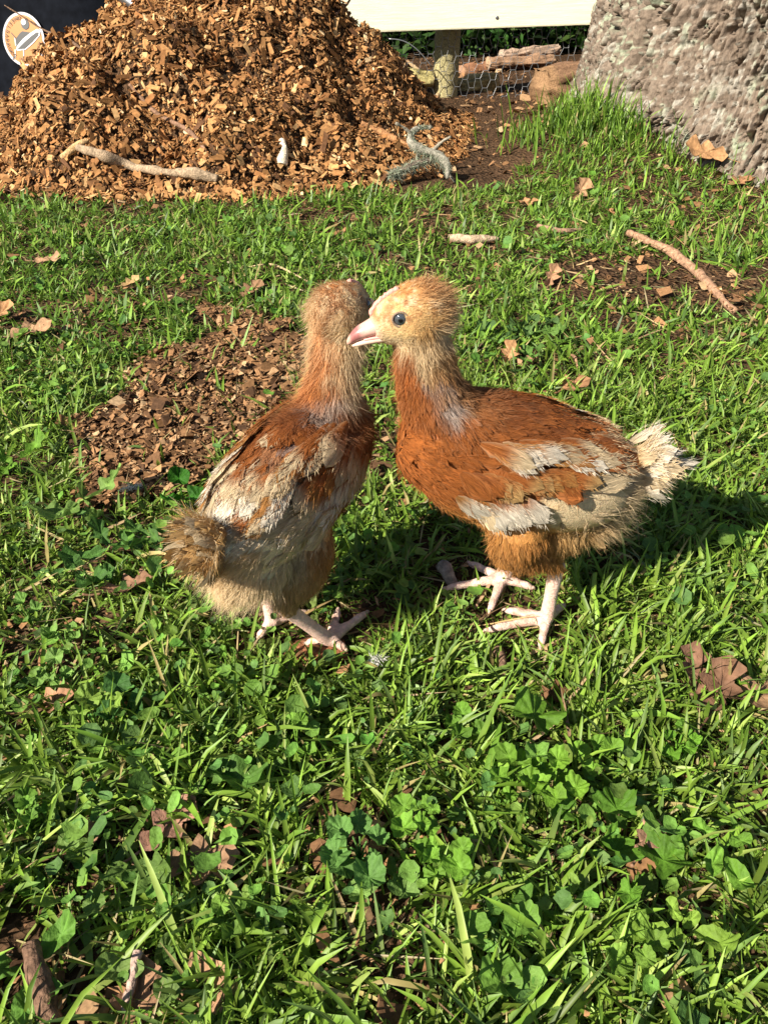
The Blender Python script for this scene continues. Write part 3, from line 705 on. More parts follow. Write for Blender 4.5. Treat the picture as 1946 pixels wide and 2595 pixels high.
    def plume(P, amount=.010):
        Q = P.copy()
        if spec.get('mirror', True): Q[:, 1] = np.abs(Q[:, 1])
        Q = Q + (np.stack([fbm(P, 130, 2, k + spec['seed']) for k in (1, 2, 3)], -1) - .5) * amount * 2
        d2 = ((Q[:, None] - AP[None]) ** 2).sum(-1) / (2 * AS[None] ** 2)
        w = np.exp(-(d2 - d2.min(1, keepdims=True))); w = w ** 1.3; w /= w.sum(1, keepdims=True)
        c = w @ AC
        hm = np.clip((np.linalg.norm(P - hc, axis=1) < .026) * 1.0, 0, 1)[:, None] * np.clip(((P - hc) @ hu)[:, None] / .008 + .4, 0, 1); sp = np.clip((fbm(P, 230, 2, 90) - .47) * 8, 0, 1)[:, None] * hm; c = c * (1 - sp * .75) + rgb(.36, .14, .045) * sp * .75
        lt = np.clip((fbm(P, 420, 2, 95) - .58) * 8, 0, 1)[:, None] * hm; c = c * (1 - lt * .65) + CREAM * 1.15 * lt * .65
        return np.clip(c * (.60 + .80 * fbm(P, 260, 3, 60 + spec['seed'], .7)[:, None]), .01, .92)
    ri = region(V); reg = SR[ri]
    skin = np.where((reg == 4)[:, None], PINK * (.80 + .4 * fbm(V, 350, 2, 5)[:, None]) * (1 - np.clip((fbm(V, 160, 3, 15) - .52) * 5, 0, 1)[:, None] * np.clip((.016 - V[:, 2:3]) / .01, 0, 1) * (.35, .45, .5)), plume(V) * .9)
    # bare pink face round the beak
    fd = np.linalg.norm(V - (hc + hd * .0205 - hu * .002), axis=1)[:, None]; k = np.clip((.0085 - fd) / .004, 0, 1)
    skin = skin * (1 - k) + rgb(.74, .50, .40) * k
    ca = me.color_attributes.new('Col', 'FLOAT_COLOR', 'POINT'); c4 = np.ones((nv, 4), np.float32); c4[:, :3] = skin; ca.data.foreach_set('color', c4.ravel())
    me.materials.append(MAT['skin']); me.materials.append(MAT['scale'])
    fv = np.empty(len(me.polygons), np.int32); me.polygons.foreach_get('loop_start', fv); lv = np.empty(len(me.loops), np.int32); me.loops.foreach_get('vertex_index', lv)
    me.polygons.foreach_set('material_index', (reg[lv[fv]] == 4).astype(np.int32)); me.polygons.foreach_set('use_smooth', np.ones(len(me.polygons), bool)); me.name = 'body'
    put('body', me, root)
    bvh_all = BVHTree.FromPolygons([tuple(v) for v in V], [tuple(t) for t in Tt])
    keepf = Tt[(SR[ri[Tt[:, 0]]] < 3)]; bvh = BVHTree.FromPolygons([tuple(v) for v in V], [tuple(t) for t in keepf])
    # ---------- surface samples
    A_, B_, C_ = V[Tt[:, 0]], V[Tt[:, 1]], V[Tt[:, 2]]; area = np.linalg.norm(np.cross(B_ - A_, C_ - A_), axis=1)
    def sample(n, wfun=None):
        treg = SR[ri[Tt[:, 0]]]; w = area * (treg != 4)
        if wfun is not None:
            cc_ = (A_ + B_ + C_) / 3; w = w * wfun(cc_, treg)
            w = w * np.where(((treg == 0) | (treg == 3)) & (cc_[:, 0] < .048) & (cc_[:, 0] > -.044) & (cc_[:, 2] > .092) & (cc_[:, 2] < .146) & (np.abs(cc_[:, 1]) > .014), .06, 1)
        i = rng.choice(len(Tt), n, p=w / w.sum()); u = rng.random((n, 1)); v = rng.random((n, 1)); f = (u + v) > 1; u = np.where(f, 1 - u, u); v = np.where(f, 1 - v, v)
        P = A_[i] + (B_[i] - A_[i]) * u + (C_[i] - A_[i]) * v; N = nrm(VN[Tt[i, 0]])
        r = region(P); fl = SF[r]
        fl = fl + np.stack([0 * u[:, 0], 0 * u[:, 0], np.where(SR[r] == 0, -.25 * np.abs(N[:, 1]), 0)], -1)
        fl = nrm(fl - (fl * N).sum(1, keepdims=True) * N)
        return P, N, fl, SR[r]
    face = hc + hd * .021
    # ---------- contour feathers on breast, back, flanks, lower neck (one mass)
    P, N, F, rg = sample(spec['n_contour'], lambda c, r: ((r == 0) | (r == 3) | (r == 1)) * np.where(r == 1, .55, 1) * (c[:, 2] > .05) * (c[:, 2] < spec.get('contour_top', .185)))
    col = plume(P); n = len(P)
    L = np.where(rg == 1, rng.uniform(.007, .012, n), np.where(rg == 3, rng.uniform(.007, .012, n), rng.uniform(.010, .018, n))); W = L * rng.uniform(.32, .46, n)
    D = nrm(F + rng.normal(0, .13, (n, 3))); order = np.argsort(P @ np.array((-1, 0, 0)))
    V1, F1, C1, UV1 = feathers(P - N * .0008, D, N, L, W, np.full(n, 7.) * (L / .016), np.full(n, 40.), rng.uniform(.03, .10, n), col * .96, np.clip(col * rng.uniform(.90, 1.25, (n, 1)), 0, .9), 6, 5, .10)
    off1 = np.tile(np.repeat(np.linspace(0, 1, 6), 5), n) * np.repeat(rng.uniform(.0004, .0014, n), 30) + np.repeat(rng.uniform(.0003, .0013, n), 30) - .0007 * np.tile(np.linspace(-1, 1, 5) ** 2, 6 * n)
    for i in range(len(V1)):
        h_, n_, _, dist = bvh_all.find_nearest(Vector(V1[i]))
        if h_ is not None and dist < .006: V1[i] = np.array(h_ + n_ * off1[i])
    o = mk('plumage', V1, [F1], MAT['feather'], C1, root, uv=UV1); tag(o, kind='stuff')
    # frayed barbs along every contour feather
    m = 11; idx = np.repeat(np.arange(n), m); s = rng.uniform(.35, 1, n * m); sd = rng.choice((-1, 1), n * m)
    S_ = nrm(np.cross(D, N))[idx]; wl = np.sqrt(np.clip(s * 1.6, 0, 1)) * np.clip(1 - s ** 4, 0, 1) ** .55
    Pb = P[idx] + D[idx] * (s * L[idx])[:, None] + S_ * (sd * wl * W[idx] * .42)[:, None] + N[idx] * (.0012 - 5 * (s * L[idx]) ** 2)[:, None]
    Db = D[idx] + S_ * (sd * .35)[:, None] + N[idx] * .02 + rng.normal(0, .12, (n * m, 3))
    Vb, qb, tb, Cb = strands(Pb, Db, rng.uniform(.0015, .0035, n * m), np.full(n * m, .00011), np.clip(col[idx] * rng.uniform(.8, 1.3, (n * m, 1)), 0, .95))
    # flat silky barbs that run with the feathers and blur their edges
    Pk, Nk_, Fk, rk = sample(spec['n_silk'], lambda c, r: ((r == 0) | (r == 3) | (r == 1)) * np.where(r == 1, .9, 1.0)); nk = len(Pk); ck = plume(Pk)
    Dk = Fk + Nk_ * rng.uniform(.0, .14, (nk, 1)) + rng.normal(0, .10, (nk, 3))
    Vk, qk, tk, Ck = strands(Pk + Nk_ * rng.uniform(.0004, .0022, (nk, 1)), Dk, rng.uniform(.005, .011, nk), np.full(nk, .00020) * rng.uniform(.6, 1.4, nk), np.clip(ck * rng.uniform(.78, 1.25, (nk, 1)), 0, .95), bend=Fk * .1 - Nk_ * .12 + rng.normal(0, .08, (nk, 3)))
    off = len(Vb); Vb, qb, tb, Cb = np.vstack([Vb, Vk]), np.vstack([qb, qk + off]), np.vstack([tb, tk + off]), np.vstack([Cb, Ck])
    # ---------- down
    def wd(c, r):
        dface = np.linalg.norm(c - face, axis=1)
        return np.where(r == 2, np.clip((dface - .006) / .006, 0, 1) * 2.3, np.where(r == 1, 2.0, np.where(r == 3, 1.5, np.where((c[:, 0] < -.018) & (c[:, 2] < .118), 1.6, np.where(c[:, 2] < .09, .9, .16)))))
    P, N, F, rg = sample(spec['n_down'], wd); n = len(P); col = plume(P)
    rear = np.clip((-.012 - P[:, 0]) / .03, 0, 1) * (rg == 0) * np.clip((.118 - P[:, 2]) / .02, 0, 1)
    L = np.where(rg == 2, rng.uniform(.0014, .0030, n), np.where(rg == 1, rng.uniform(.005, .0105, n) * spec.get('neck_fluff', 1), np.where(rg == 3, rng.uniform(.004, .008, n), rng.uniform(.004, .0085, n)))) + rear * rng.uniform(0, .009, n)
    dface = np.linalg.norm(P - face, axis=1); L = L * np.where(rg == 2, np.clip(dface / .022, .28, 1.15), 1)
    nape = (rg == 2) * np.clip((-(P - hc) @ hd) / .012, 0, 1); L = L + nape * rng.uniform(0, .0055, n) * spec.get('nape_fluff', 1)
    lift = np.where(rg == 2, .34 + nape * .7, np.where(rg == 1, .80, np.where(rg == 3, .28, .35))) + rear * .55
    D = F + N * (lift * rng.uniform(.5, 1.5, n))[:, None] + rng.normal(0, 1, (n, 3)) * np.where(rg == 2, .42, .26)[:, None]
    tip = np.clip(np.where((rg == 2)[:, None], col * .8 + CREAM * .28, col * .9 + CREAM * .16), 0, .95)
    V2, q2, t2, C2 = strands(P - N * .0003, D, L, np.full(n, .00011) * rng.uniform(.6, 1.4, n), col * rng.uniform(.85, 1.15, (n, 1)), bend=rng.normal(0, .24, (n, 3)) + F * .3, tipcol=tip)
    off = len(V2); dn = mk('down', np.vstack([V2, Vb]), [np.vstack([q2, qb + off]), np.vstack([t2, tb + off])], MAT['down'], np.vstack([C2, Cb]), root, smooth=False); tag(dn, kind='stuff')
    # ---------- wings: every flight and covert feather is its own piece
    def side_hit(fx, z, sgn):
        h = bvh.ray_cast(Vector((fx, sgn * .2, z)), Vector((0, -sgn, 0)))
        return (np.array(h[0]), np.array(h[1])) if h[0] is not None else (np.array((fx, sgn * .012, z)), np.array((0, sgn, .2)))
    def one(name, parent, p, d, nn, L, W, curl, lift, c0, c1, split=.5, camber=38., fray=.10, extra=44, off0=None):
        V3, F3, C3, U3 = feathers(p[None], d[None], nn[None], np.array([L]), np.array([W]), np.array([curl]), np.array([camber]), np.array([lift]), c0[None], c1[None], 10, 7, fray, 4.5, split)
        def settle(Vx, sx):
            for i in range(len(Vx)):
                h_, n_, _, dist = bvh.find_nearest(Vector(tuple(Vx[i])))
                if h_ is None: continue
                h_ = np.array(h_); n_ = np.array(n_); sgn_ = (Vx[i] - h_) @ n_
                k = float(np.clip(1.4 - abs(sgn_) / .022, 0, 1)) if np.linalg.norm(Vx[i] - h_ - n_ * sgn_) < .0035 else 0
                want = h_ + n_ * (off0 + lift * .35 * sx[i] * L)
                Vx[i] = Vx[i] * (1 - k) + want * k
            return Vx
        if off0 is not None: V3 = settle(V3, np.repeat(np.linspace(0, 1, 10), 7) + rng.normal(0, .05, 70) - .35 * np.tile(np.linspace(-1, 1, 7) ** 2, 10))
        S = nrm(np.cross(nrm(d), nn)); N_ = np.cross(S, nrm(d)); dd = nrm(d)
        mi = int(extra * .35); si = rng.uniform(.05, .92, mi); ci = rng.uniform(-.85, .85, mi); wi = np.sqrt(np.clip(si * 1.6, 0, 1)) * np.clip(1 - si ** 4.5, 0, 1) ** .55
        pi_ = p + dd * (si * L)[:, None] + S * (ci * wi * W * .5)[:, None] + N_ * (lift * si * L - curl * (si * L) ** 2)[:, None]
        if off0 is not None: pi_ = settle(pi_, si)
        ki = np.clip((si - split) / .35 + .5, 0, 1)[:, None]
        vi, qi, ti, cci = strands(pi_ + N_ * .0004, dd + S * (np.sign(ci) * .28)[:, None] + N_ * .05, rng.uniform(.004, .008, mi), np.full(mi, .00016), np.clip((c0 * (1 - ki) + c1 * ki) * rng.uniform(.75, 1.2, (mi, 1)), 0, .95))
        m = extra; s = rng.uniform(.3, 1, m); sd = rng.choice((-1, 1), m); wl = np.sqrt(np.clip(s * 1.6, 0, 1)) * np.clip(1 - s ** 4.5, 0, 1) ** .55
        pb = p + dd * (s * L)[:, None] + S * (sd * wl * W * .45)[:, None] + N_ * (lift * s * L - curl * (s * L) ** 2)[:, None]
        k = np.clip((s - split) / .35 + .5, 0, 1)[:, None]
        if off0 is not None: pb = settle(pb, s)
        vb, qb_, tb_, cb = strands(pb, dd + S * (sd * .5)[:, None] + rng.normal(0, .12, (m, 3)), rng.uniform(.002, .004, m), np.full(m, .00013), c0 * (1 - k) + c1 * k)
        qb_ = np.vstack([qb_, qi + len(vb)]); tb_ = np.vstack([tb_, ti + len(vb)]); vb = np.vstack([vb, vi]); cb = np.vstack([cb, cci])
        o1 = len(V3); V3 = np.vstack([V3, vb]); C3 = np.vstack([C3, cb]); U3 = np.vstack([U3, np.zeros((len(vb), 2))])
        return mk(name, V3, [np.vstack([F3, qb_ + o1]), tb_ + o1], MAT['feather'], C3, parent, uv=U3)
    for sgn in (1, -1):
        wing = empty('wing'); wing.parent = root
        for ri_, row in enumerate(spec['wing']):
            k = row['n']
            for i in range(k):
                t = (i + .5) / k + rng.normal(0, .012); fx = row['fx'][0] * (1 - t) + row['fx'][1] * t; z = row['z'][0] * (1 - t) + row['z'][1] * t + rng.normal(0, .0010)
                p, nn = side_hit(fx, z, sgn); nn = nrm(nn + (0, 0, .10))
                ang = R(row['ang'][0] * (1 - t) + row['ang'][1] * t + rng.normal(0, 6)); d = np.array((-math.cos(ang), 0, -math.sin(ang)))
                d = nrm(d - nn * (d @ nn)); 
                L = row['L'] * rng.uniform(.86, 1.14); q_ = float(fbm(p[None] + sgn, 55, 2, 7 + spec['seed'])[0]); c0, c1 = row['cols'][int(np.clip((q_ - .28) / .44 + rng.normal(0, .33), 0, .999) * len(row['cols']))]
                jit = rng.uniform(.82, 1.18)
                one('feather', wing, p + nn * (row['off'] + spec.get('wing_off', .002) + .00022 * (k - i)), d, nn, L, row['W'] * rng.uniform(.88, 1.15), row.get('curl', 3.5) * rng.uniform(.8, 1.2), row.get('lift', .10) * rng.uniform(.6, 1.5), np.clip(c0 * jit, 0, .9), np.clip(c1 * rng.uniform(.88, 1.12), 0, .9), row.get('split', .5) + rng.normal(0, .06), fray=.07, off0=row['off'] + spec.get('wing_off', .002) + .00022 * (k - i))
    for i in range(spec.get('n_back', 0)):                      # mantle and saddle feathers down the back
        t = (i + .5) / spec['n_back']; fx = .034 - .080 * t; yy = rng.uniform(-1, 1) * .024 * (1 - .45 * t)
        h = bvh.ray_cast(Vector((fx, yy, .3)), Vector((0, 0, -1)))
        if h[0] is None or h[0][2] > .165: continue
        p = np.array(h[0]); nn = np.array(h[1]); d = np.array((-1, yy * 3, -.1)); d = nrm(d - nn * (d @ nn)); c0, c1 = spec['back_cols'][int(np.clip((t + rng.normal(0, .16)) * 2.6 - .2, 0, 2))]
        one('feather', wing, p + nn * .001, d, nn, rng.uniform(.018, .027), rng.uniform(.009, .012), 4., .05, c0 * rng.uniform(.85, 1.15), np.clip(c1 * rng.uniform(.85, 1.12), 0, .9), .5, 38., .2, 40, .0016 + .0006 * (i % 3))
    # ---------- tail tuft
    tail = empty('tail'); tail.parent = root
    tp = np.array(spec['tail_root']); td = nrm(spec['tail_dir']); ts = nrm(np.cross((0, 0, 1), td)); tu = np.cross(td, ts)
    for i in range(spec['tail_n']):
        a1 = rng.uniform(-1, 1); b1 = rng.uniform(-1, 1); d = nrm(td + ts * a1 * spec['tail_fan'][0] + tu * b1 * spec['tail_fan'][1])
        c0, c1 = spec['tail_cols'][rng.integers(len(spec['tail_cols']))]
        nn = nrm(tu * (.6 + b1) + ts * a1 * .9 + rng.normal(0, .15, 3)); p = tp + ts * a1 * .008 + tu * b1 * .008 + td * rng.uniform(-.006, .004)
        one('feather', tail, p, d, nn, spec['tail_L'] * rng.uniform(.7, 1.15), .0115 * rng.uniform(.8, 1.3), 11., .24, c0 * rng.uniform(.85, 1.15), np.clip(c1 * rng.uniform(.9, 1.1), 0, .9), .45, 45., .16, 40)
    for d, L, W, cc in spec.get('tail_long', []):
        one('feather', tail, tp, nrm(np.array(d)), nrm(np.array((0, -spec.get('tail_side', 0), 1.0)) + .001), L, W, 2., .03, cc, cc * 1.03, .5, 30., .12, 40)
    nt_ = spec['tail_down']; a1 = rng.normal(0, .5, nt_).clip(-1, 1); b1 = rng.normal(0, .55, nt_).clip(-1.2, 1); st_ = rng.random(nt_)
    Pd = tp + td * (st_ * spec['tail_L'] * .6)[:, None] + ts * (a1 * .012 * (.4 + st_))[:, None] + tu * (b1 * .012 * (.4 + st_))[:, None]
    Dd = td * rng.uniform(.5, 1.1, (nt_, 1)) + ts * a1[:, None] * .8 + tu * (b1 - .15)[:, None] * .9 + rng.normal(0, .2, (nt_, 3))
    cd = np.array([spec['tail_cols'][i][1] for i in rng.integers(len(spec['tail_cols']), size=nt_)]) * rng.uniform(.8, 1.15, (nt_, 1))
    V5, q5, t5, C5 = strands(Pd, Dd, rng.uniform(.004, .010, nt_), np.full(nt_, .00015), np.clip(cd, 0, .9), bend=rng.normal(0, .2, (nt_, 3)) + (0, 0, -.12))
    tag(mk('tail_down', V5, [q5, t5], MAT['down'], C5, tail, smooth=False), kind='stuff')
    # ---------- eyes, beak, comb, claws
    for sgn in (1, -1):
        e0 = hc + hd * spec['eye'][0] + hu * spec['eye'][1]
        h = bvh.ray_cast(Vector(tuple(e0 + hs * sgn * .05)), Vector(tuple(-hs * sgn))); ep = np.array(h[0]) if h[0] is not None else e0 + hs * sgn * .013
        en = nrm(hs * sgn + hd * .25 + hu * .10); r = .0039
        a_ = np.linspace(0, np.pi, 25); b_ = np.linspace(0, 2 * np.pi, 36, endpoint=False); e1 = nrm(np.cross(en, (0, 0, 1))); e2 = np.cross(en, e1)
        A2, B2 = np.meshgrid(a_, b_, indexing='ij'); rs = r * np.sin(A2)
        Ve = (ep - en * .0020)[None, None] + en * (r * np.cos(A2) * .82)[..., None] + e1 * (rs * np.cos(B2))[..., None] + e2 * (rs * np.sin(B2))[..., None]
        rad = (rs / r).ravel(); ce = np.where((rad < .29)[:, None], rgb(.004, .004, .005), np.where((rad < .80)[:, None], rgb(.050, .056, .062), rgb(.006, .006, .006)))
        ce[A2.ravel() > 1.7] = (.01, .01, .01)
        mk('eye', Ve.reshape(-1, 3), [grid_faces(25, 36, True)], MAT['eye'], ce, root)
        ring = []                                               # eyelid rim
        for g in np.linspace(0, 2 * np.pi, 28, endpoint=False):
            c0 = ep - en * .0005 + (e1 * math.cos(g) * 1.08 + e2 * math.sin(g) * .96) * r * 1.0; o_ = nrm(e1 * math.cos(g) + e2 * math.sin(g))
            ring.append([c0 + o_ * math.cos(b) * .0006 + en * math.sin(b) * .0006 for b in np.linspace(0, 2 * np.pi, 8, endpoint=False)])
        Vr = np.array(ring).reshape(-1, 3); fr = grid_faces(28, 8, True); lastf = np.stack([27 * 8 + np.arange(8), 27 * 8 + (np.arange(8) + 1) % 8, (np.arange(8) + 1) % 8, np.arange(8)], -1)
        mk('eyelid', Vr, [np.vstack([fr, lastf])], MAT['skin'], np.tile(rgb(.20, .14, .10), (len(Vr), 1)), root)
    b0 = hc + hd * .0185 - hu * .0030
    def beakpart(name, pts, colf):
        V6, q6, t6 = loft([(*(b0 + hd * s + hu * z), w, h) for s, z, w, h in pts], up=hu, m=26, seg=18); s = ((V6 - b0) @ hd); c = colf(s)
        return mk(name, V6, [q6, t6], MAT['beak'], c, root)
    def upc(s):
        k = np.clip((s - .0105) / .003, 0, 1)[:, None]; k2 = np.clip((s - .0172) / .0014, 0, 1)[:, None]
        c = rgb(.74, .43, .35) * (1 - k) + rgb(.34, .13, .12) * k; return c * (1 - k2) + rgb(.62, .36, .28) * k2
    beakpart('upper_beak', [(-.003, .0018, .0064, .0056), (.003, .0013, .0060, .0050), (.008, .0004, .0050, .0041), (.012, -.0006, .0043, .0037), (.0155, -.0022, .0030, .0028), (.0185, -.0044, .0015, .0018), (.0197, -.0056, .0005, .0007)], upc)
    beakpart('lower_beak', [(-.004, -.0050, .0064, .0030), (.004, -.0050, .0054, .0026), (.010, -.0054, .0042, .0021), (.0145, -.0062, .0027, .0015), (.0175, -.0070, .0009, .0007)], lambda s: np.tile(rgb(.72, .52, .40), (len(s), 1)))
    for sgn in (1, -1):
        V7, q7, t7 = loft([(*(b0 + hd * s + hu * z + hs * sgn * w), r, r * .7) for s, z, w, r in ((.0005, .0022, .0047, .0004), (.003, .0024, .0044, .0013), (.0065, .0016, .0038, .0012), (.009, .0008, .0034, .0003))], up=hu, m=12, seg=8); mk('nostril_flap', V7, [q7, t7], MAT['beak'], np.tile(rgb(.66, .33, .24), (len(V7), 1)), root)
        V7, q7, t7 = loft([(*(b0 + hd * s + hu * z + hs * sgn * w), .0008, .0008) for s, z, w in ((-.0075, -.0052, .0078), (-.003, -.0040, .0062), (.004, -.0034, .0046), (.011, -.0038, .0030))], up=hu, m=14, seg=6); mk('mouth_corner', V7, [q7, t7], MAT['beak'], np.tile(rgb(.74, .36, .32), (len(V7), 1)), root)
    ac = Acc(); pts = []
    for k in range(15):
        t = k / 14; h = bvh.ray_cast(Vector(tuple(hc + hd * (.0235 - .0165 * t) + hu * .05)), Vector(tuple(-hu)))
        if h[0] is None: continue
        hgt = .0010 + .0009 * abs(math.sin(k * 1.35)); pts.append((*(np.array(h[0]) + hu * .0001), .0015, hgt))
    ac.add(*loft(pts, up=nrm(hd * .6 + hu), m=44, seg=8), col=(.74, .34, .28)); ac.build('comb', MAT['skin'], root)
    for k3, tip, u in claws:
        d = tip - k3; V8, q8, t8 = loft([(*k3, .0016, .0016), (*(k3 + d * .5 + (0, 0, .0008)), .0012, .0012), (*(tip - (0, 0, .001)), .0003, .0003)], m=8, seg=8); mk('claw', V8, [q8, t8], MAT['beak'], np.tile(rgb(.50, .34, .26), (len(V8), 1)), root)
    return root

def toe(px, py, inv, z=.0045): return tuple(inv(on_ground(px, py, z)))
def local_of(locv, rz):
    cz, sz = math.cos(rz), math.sin(rz)
    return lambda p: np.array(((p[0] - locv[0]) * cz + (p[1] - locv[1]) * sz, -(p[0] - locv[0]) * sz + (p[1] - locv[1]) * cz, p[2] - locv[2]))

# right-hand chick: side on, looking left
RL, RZ = (.098, .392, 0.), R(180 + 4)
iv = local_of(RL, RZ)
nf = iv(on_ground(1384, 1572, .006)); ff = iv(on_ground(1272, 1472, .006)); nh = iv(at_depth(1412, 1425, .378)); fh = iv(at_depth(1312, 1392, .412))
right_wing = [
    dict(n=10, fx=(.026, -.014), z=(.106, .126), ang=(2, -10), L=.040, W=.0125, off=.0008, cols=[(CREAM, WHITE * .95), (BUFF, CREAM), (CREAM * .95, CREAM)], lift=.06, curl=2.2),
    dict(n=10, fx=(.060, .010), z=(.126, .123), ang=(52, 34), L=.027, W=.0140, off=.0018, cols=[(RUST, WHITE * .93), (OBUFF, WHITE * .9), (RUST, CREAM * 1.1)], split=.36, lift=.09, curl=4.5),
    dict(n=10, fx=(.060, .000), z=(.141, .136), ang=(44, 24), L=.026, W=.0140, off=.0028, cols=[(DRUST, RUST), (RUST, OBUFF), (RUST, RUST * 1.1), (RUST, BUFF)], split=.62, lift=.10, curl=4.5),
    dict(n=12, fx=(.050, .000), z=(.153, .149), ang=(32, 16), L=.032, W=.0115, off=.0034, cols=[(RUST, OBUFF), (RUST, CREAM * .95), (RUST, CREAM), (OBUFF, WHITE * .85)], split=.58, lift=.10, curl=4.0),
    dict(n=11, fx=(.016, -.028), z=(.149, .134), ang=(18, 8), L=.030, W=.0100, off=.0028, cols=[(DRUST, CREAM * .9), (DRUST, RUST), (CREAM * .85, WHITE), (RUST, CREAM)], split=.45, lift=.08, curl=3.0)]
right_anchors = [((.068, .0165, .216), rgb(.50, .23, .07), .0036), ((.088, .010, .232), rgb(.52, .25, .08), .0050), ((.096, .006, .196), RUST * 1.12, .0065), ((.092, .014, .190), RUST * 1.1, .0065), ((.086, .018, .182), RUST * 1.1, .006), ((.070, .016, .184), GREY * 1.25, .0035), ((.064, .018, .174), GREY * 1.1, .0038), ((.058, .012, .190), rgb(.38, .18, .07), .007), ((.05, .012, .175), rgb(.36, .15, .05), .008),
    
    ((0.1005, 0.0000, 0.2415), BUFF * (1, .86, .7), .008), ((0.0885, 0.0040, 0.2415), rgb(.50, .24, .075), .007), ((0.0725, 0.0060, 0.2355), rgb(.40, .19, .07), .007), ((0.1065, 0.0100, 0.2235), CREAM * (1.02, .9, .72), .007), ((0.0925, 0.0140, 0.2175), CREAM * (1, .92, .72), .007),
    ((0.0785, 0.0140, 0.2195), BUFF * 1.05, .007), ((0.0665, 0.0080, 0.2275), rgb(.46, .27, .12), .006), ((0.0665, 0.0100, 0.2115), CREAM * .95, .007), ((0.0905, 0.0080, 0.2060), CREAM, .006), ((0.0785, 0.0140, 0.2035), CREAM, .006),
    ((0.0665, 0.0140, 0.1975), rgb(.45, .26, .11), .006), ((0.0620, 0.0160, 0.1680), GREY * 1.15, .004), ((0.0560, 0.0200, 0.1580), RUST, .006), ((0.0520, 0.0100, 0.1820), rgb(.42, .24, .11), .007),
    ((0.0860, 0.0080, 0.1780), RUST * 1.1, .010), ((0.0900, 0.0060, 0.1600), RUST * 1.1, .010), ((0.0880, 0.0160, 0.1480), RUST * 1.08, .012), ((0.0860, 0.0120, 0.1300), RUST * 1.12, .012), ((0.0750, 0.0260, 0.1200), RUST * 1.1, .012), ((0.0660, 0.0300, 0.1500), RUST, .012),
    ((0.0400, 0.0300, 0.1500), RUST * .9, .013), ((0.0500, 0.0000, 0.1600), DRUST, .012), ((0.0200, 0.0000, 0.1580), DRUST, .014), ((-0.0100, 0.0000, 0.1480), DRUST * 1.2, .012), ((-0.0350, 0.0000, 0.1380), CREAM * .9, .010),
    ((0.0600, 0.0200, 0.0960), OBUFF, .014), ((0.0400, 0.0300, 0.0900), OBUFF * 1.05, .012), ((0.0200, 0.0200, 0.0780), OBUFF * 1.1, .013), ((0.0000, 0.0200, 0.0620), OBUFF * 1.12, .012), ((-0.0060, 0.0200, 0.0460), OBUFF, .010),
    ((-0.0200, 0.0200, 0.0850), BUFF * 1.05, .010), ((-0.0350, 0.0120, 0.0920), CREAM, .010), ((-0.0500, 0.0050, 0.1120), CREAM * 1.05, .009), ((-0.0200, 0.0300, 0.1100), CREAM, .010)]
make_chick(dict(loc=RL, rz=RZ, seed=3, label='rust and cream chick on the right, side on, head raised and looking left',
    neck=[((.052, 0, .142), .027), ((.064, 0, .158), .0215), ((.0715, 0, .173), .0175), ((.0750, 0, .188), .0152), ((.0775, 0, .203), .0145), ((.0795, 0, .216), .013)],
    head=(.0815, 0, .2195), head_dir=(.985, .10, -.15), eye=(.0100, .0045), head_scale=1.06,
    legs=[dict(hip=(.012, .020, .100), knee=(.020, .024, .074), hock=tuple(nh), foot=tuple(nf), toes=[toe(1272, 1545, iv), toe(1222, 1600, iv), toe(1368, 1648, iv), toe(1432, 1532, iv)]),
          dict(hip=(.012, -.020, .100), knee=(.026, -.024, .076), hock=tuple(fh), foot=tuple(ff), toes=[toe(1182, 1424, iv), toe(1116, 1494, iv), toe(1238, 1556, iv), toe(1356, 1492, iv)])],
    wing=right_wing, anchors=right_anchors, n_contour=2600, n_down=34000, n_silk=5000, contour_top=.186, neck_fluff=.7,
    tail_root=(-.054, 0, .119), tail_dir=(-1, .04, .14), tail_fan=(.45, .50), tail_n=36, tail_L=.026, tail_down=4200, n_back=30, back_cols=[(DRUST, RUST), (DRUST * 1.2, RUST * 1.1), (RUST, CREAM)],
    tail_cols=[(CREAM, WHITE), (BUFF * 1.1, CREAM * 1.1), (CREAM, CREAM * 1.1)],
    tail_long=[((-1, .10, .10), .042, .010, WHITE), ((-1, .02, -.02), .042, .012, WHITE * 1.03), ((-1, -.1, .22), .036, .009, WHITE * .9)]))

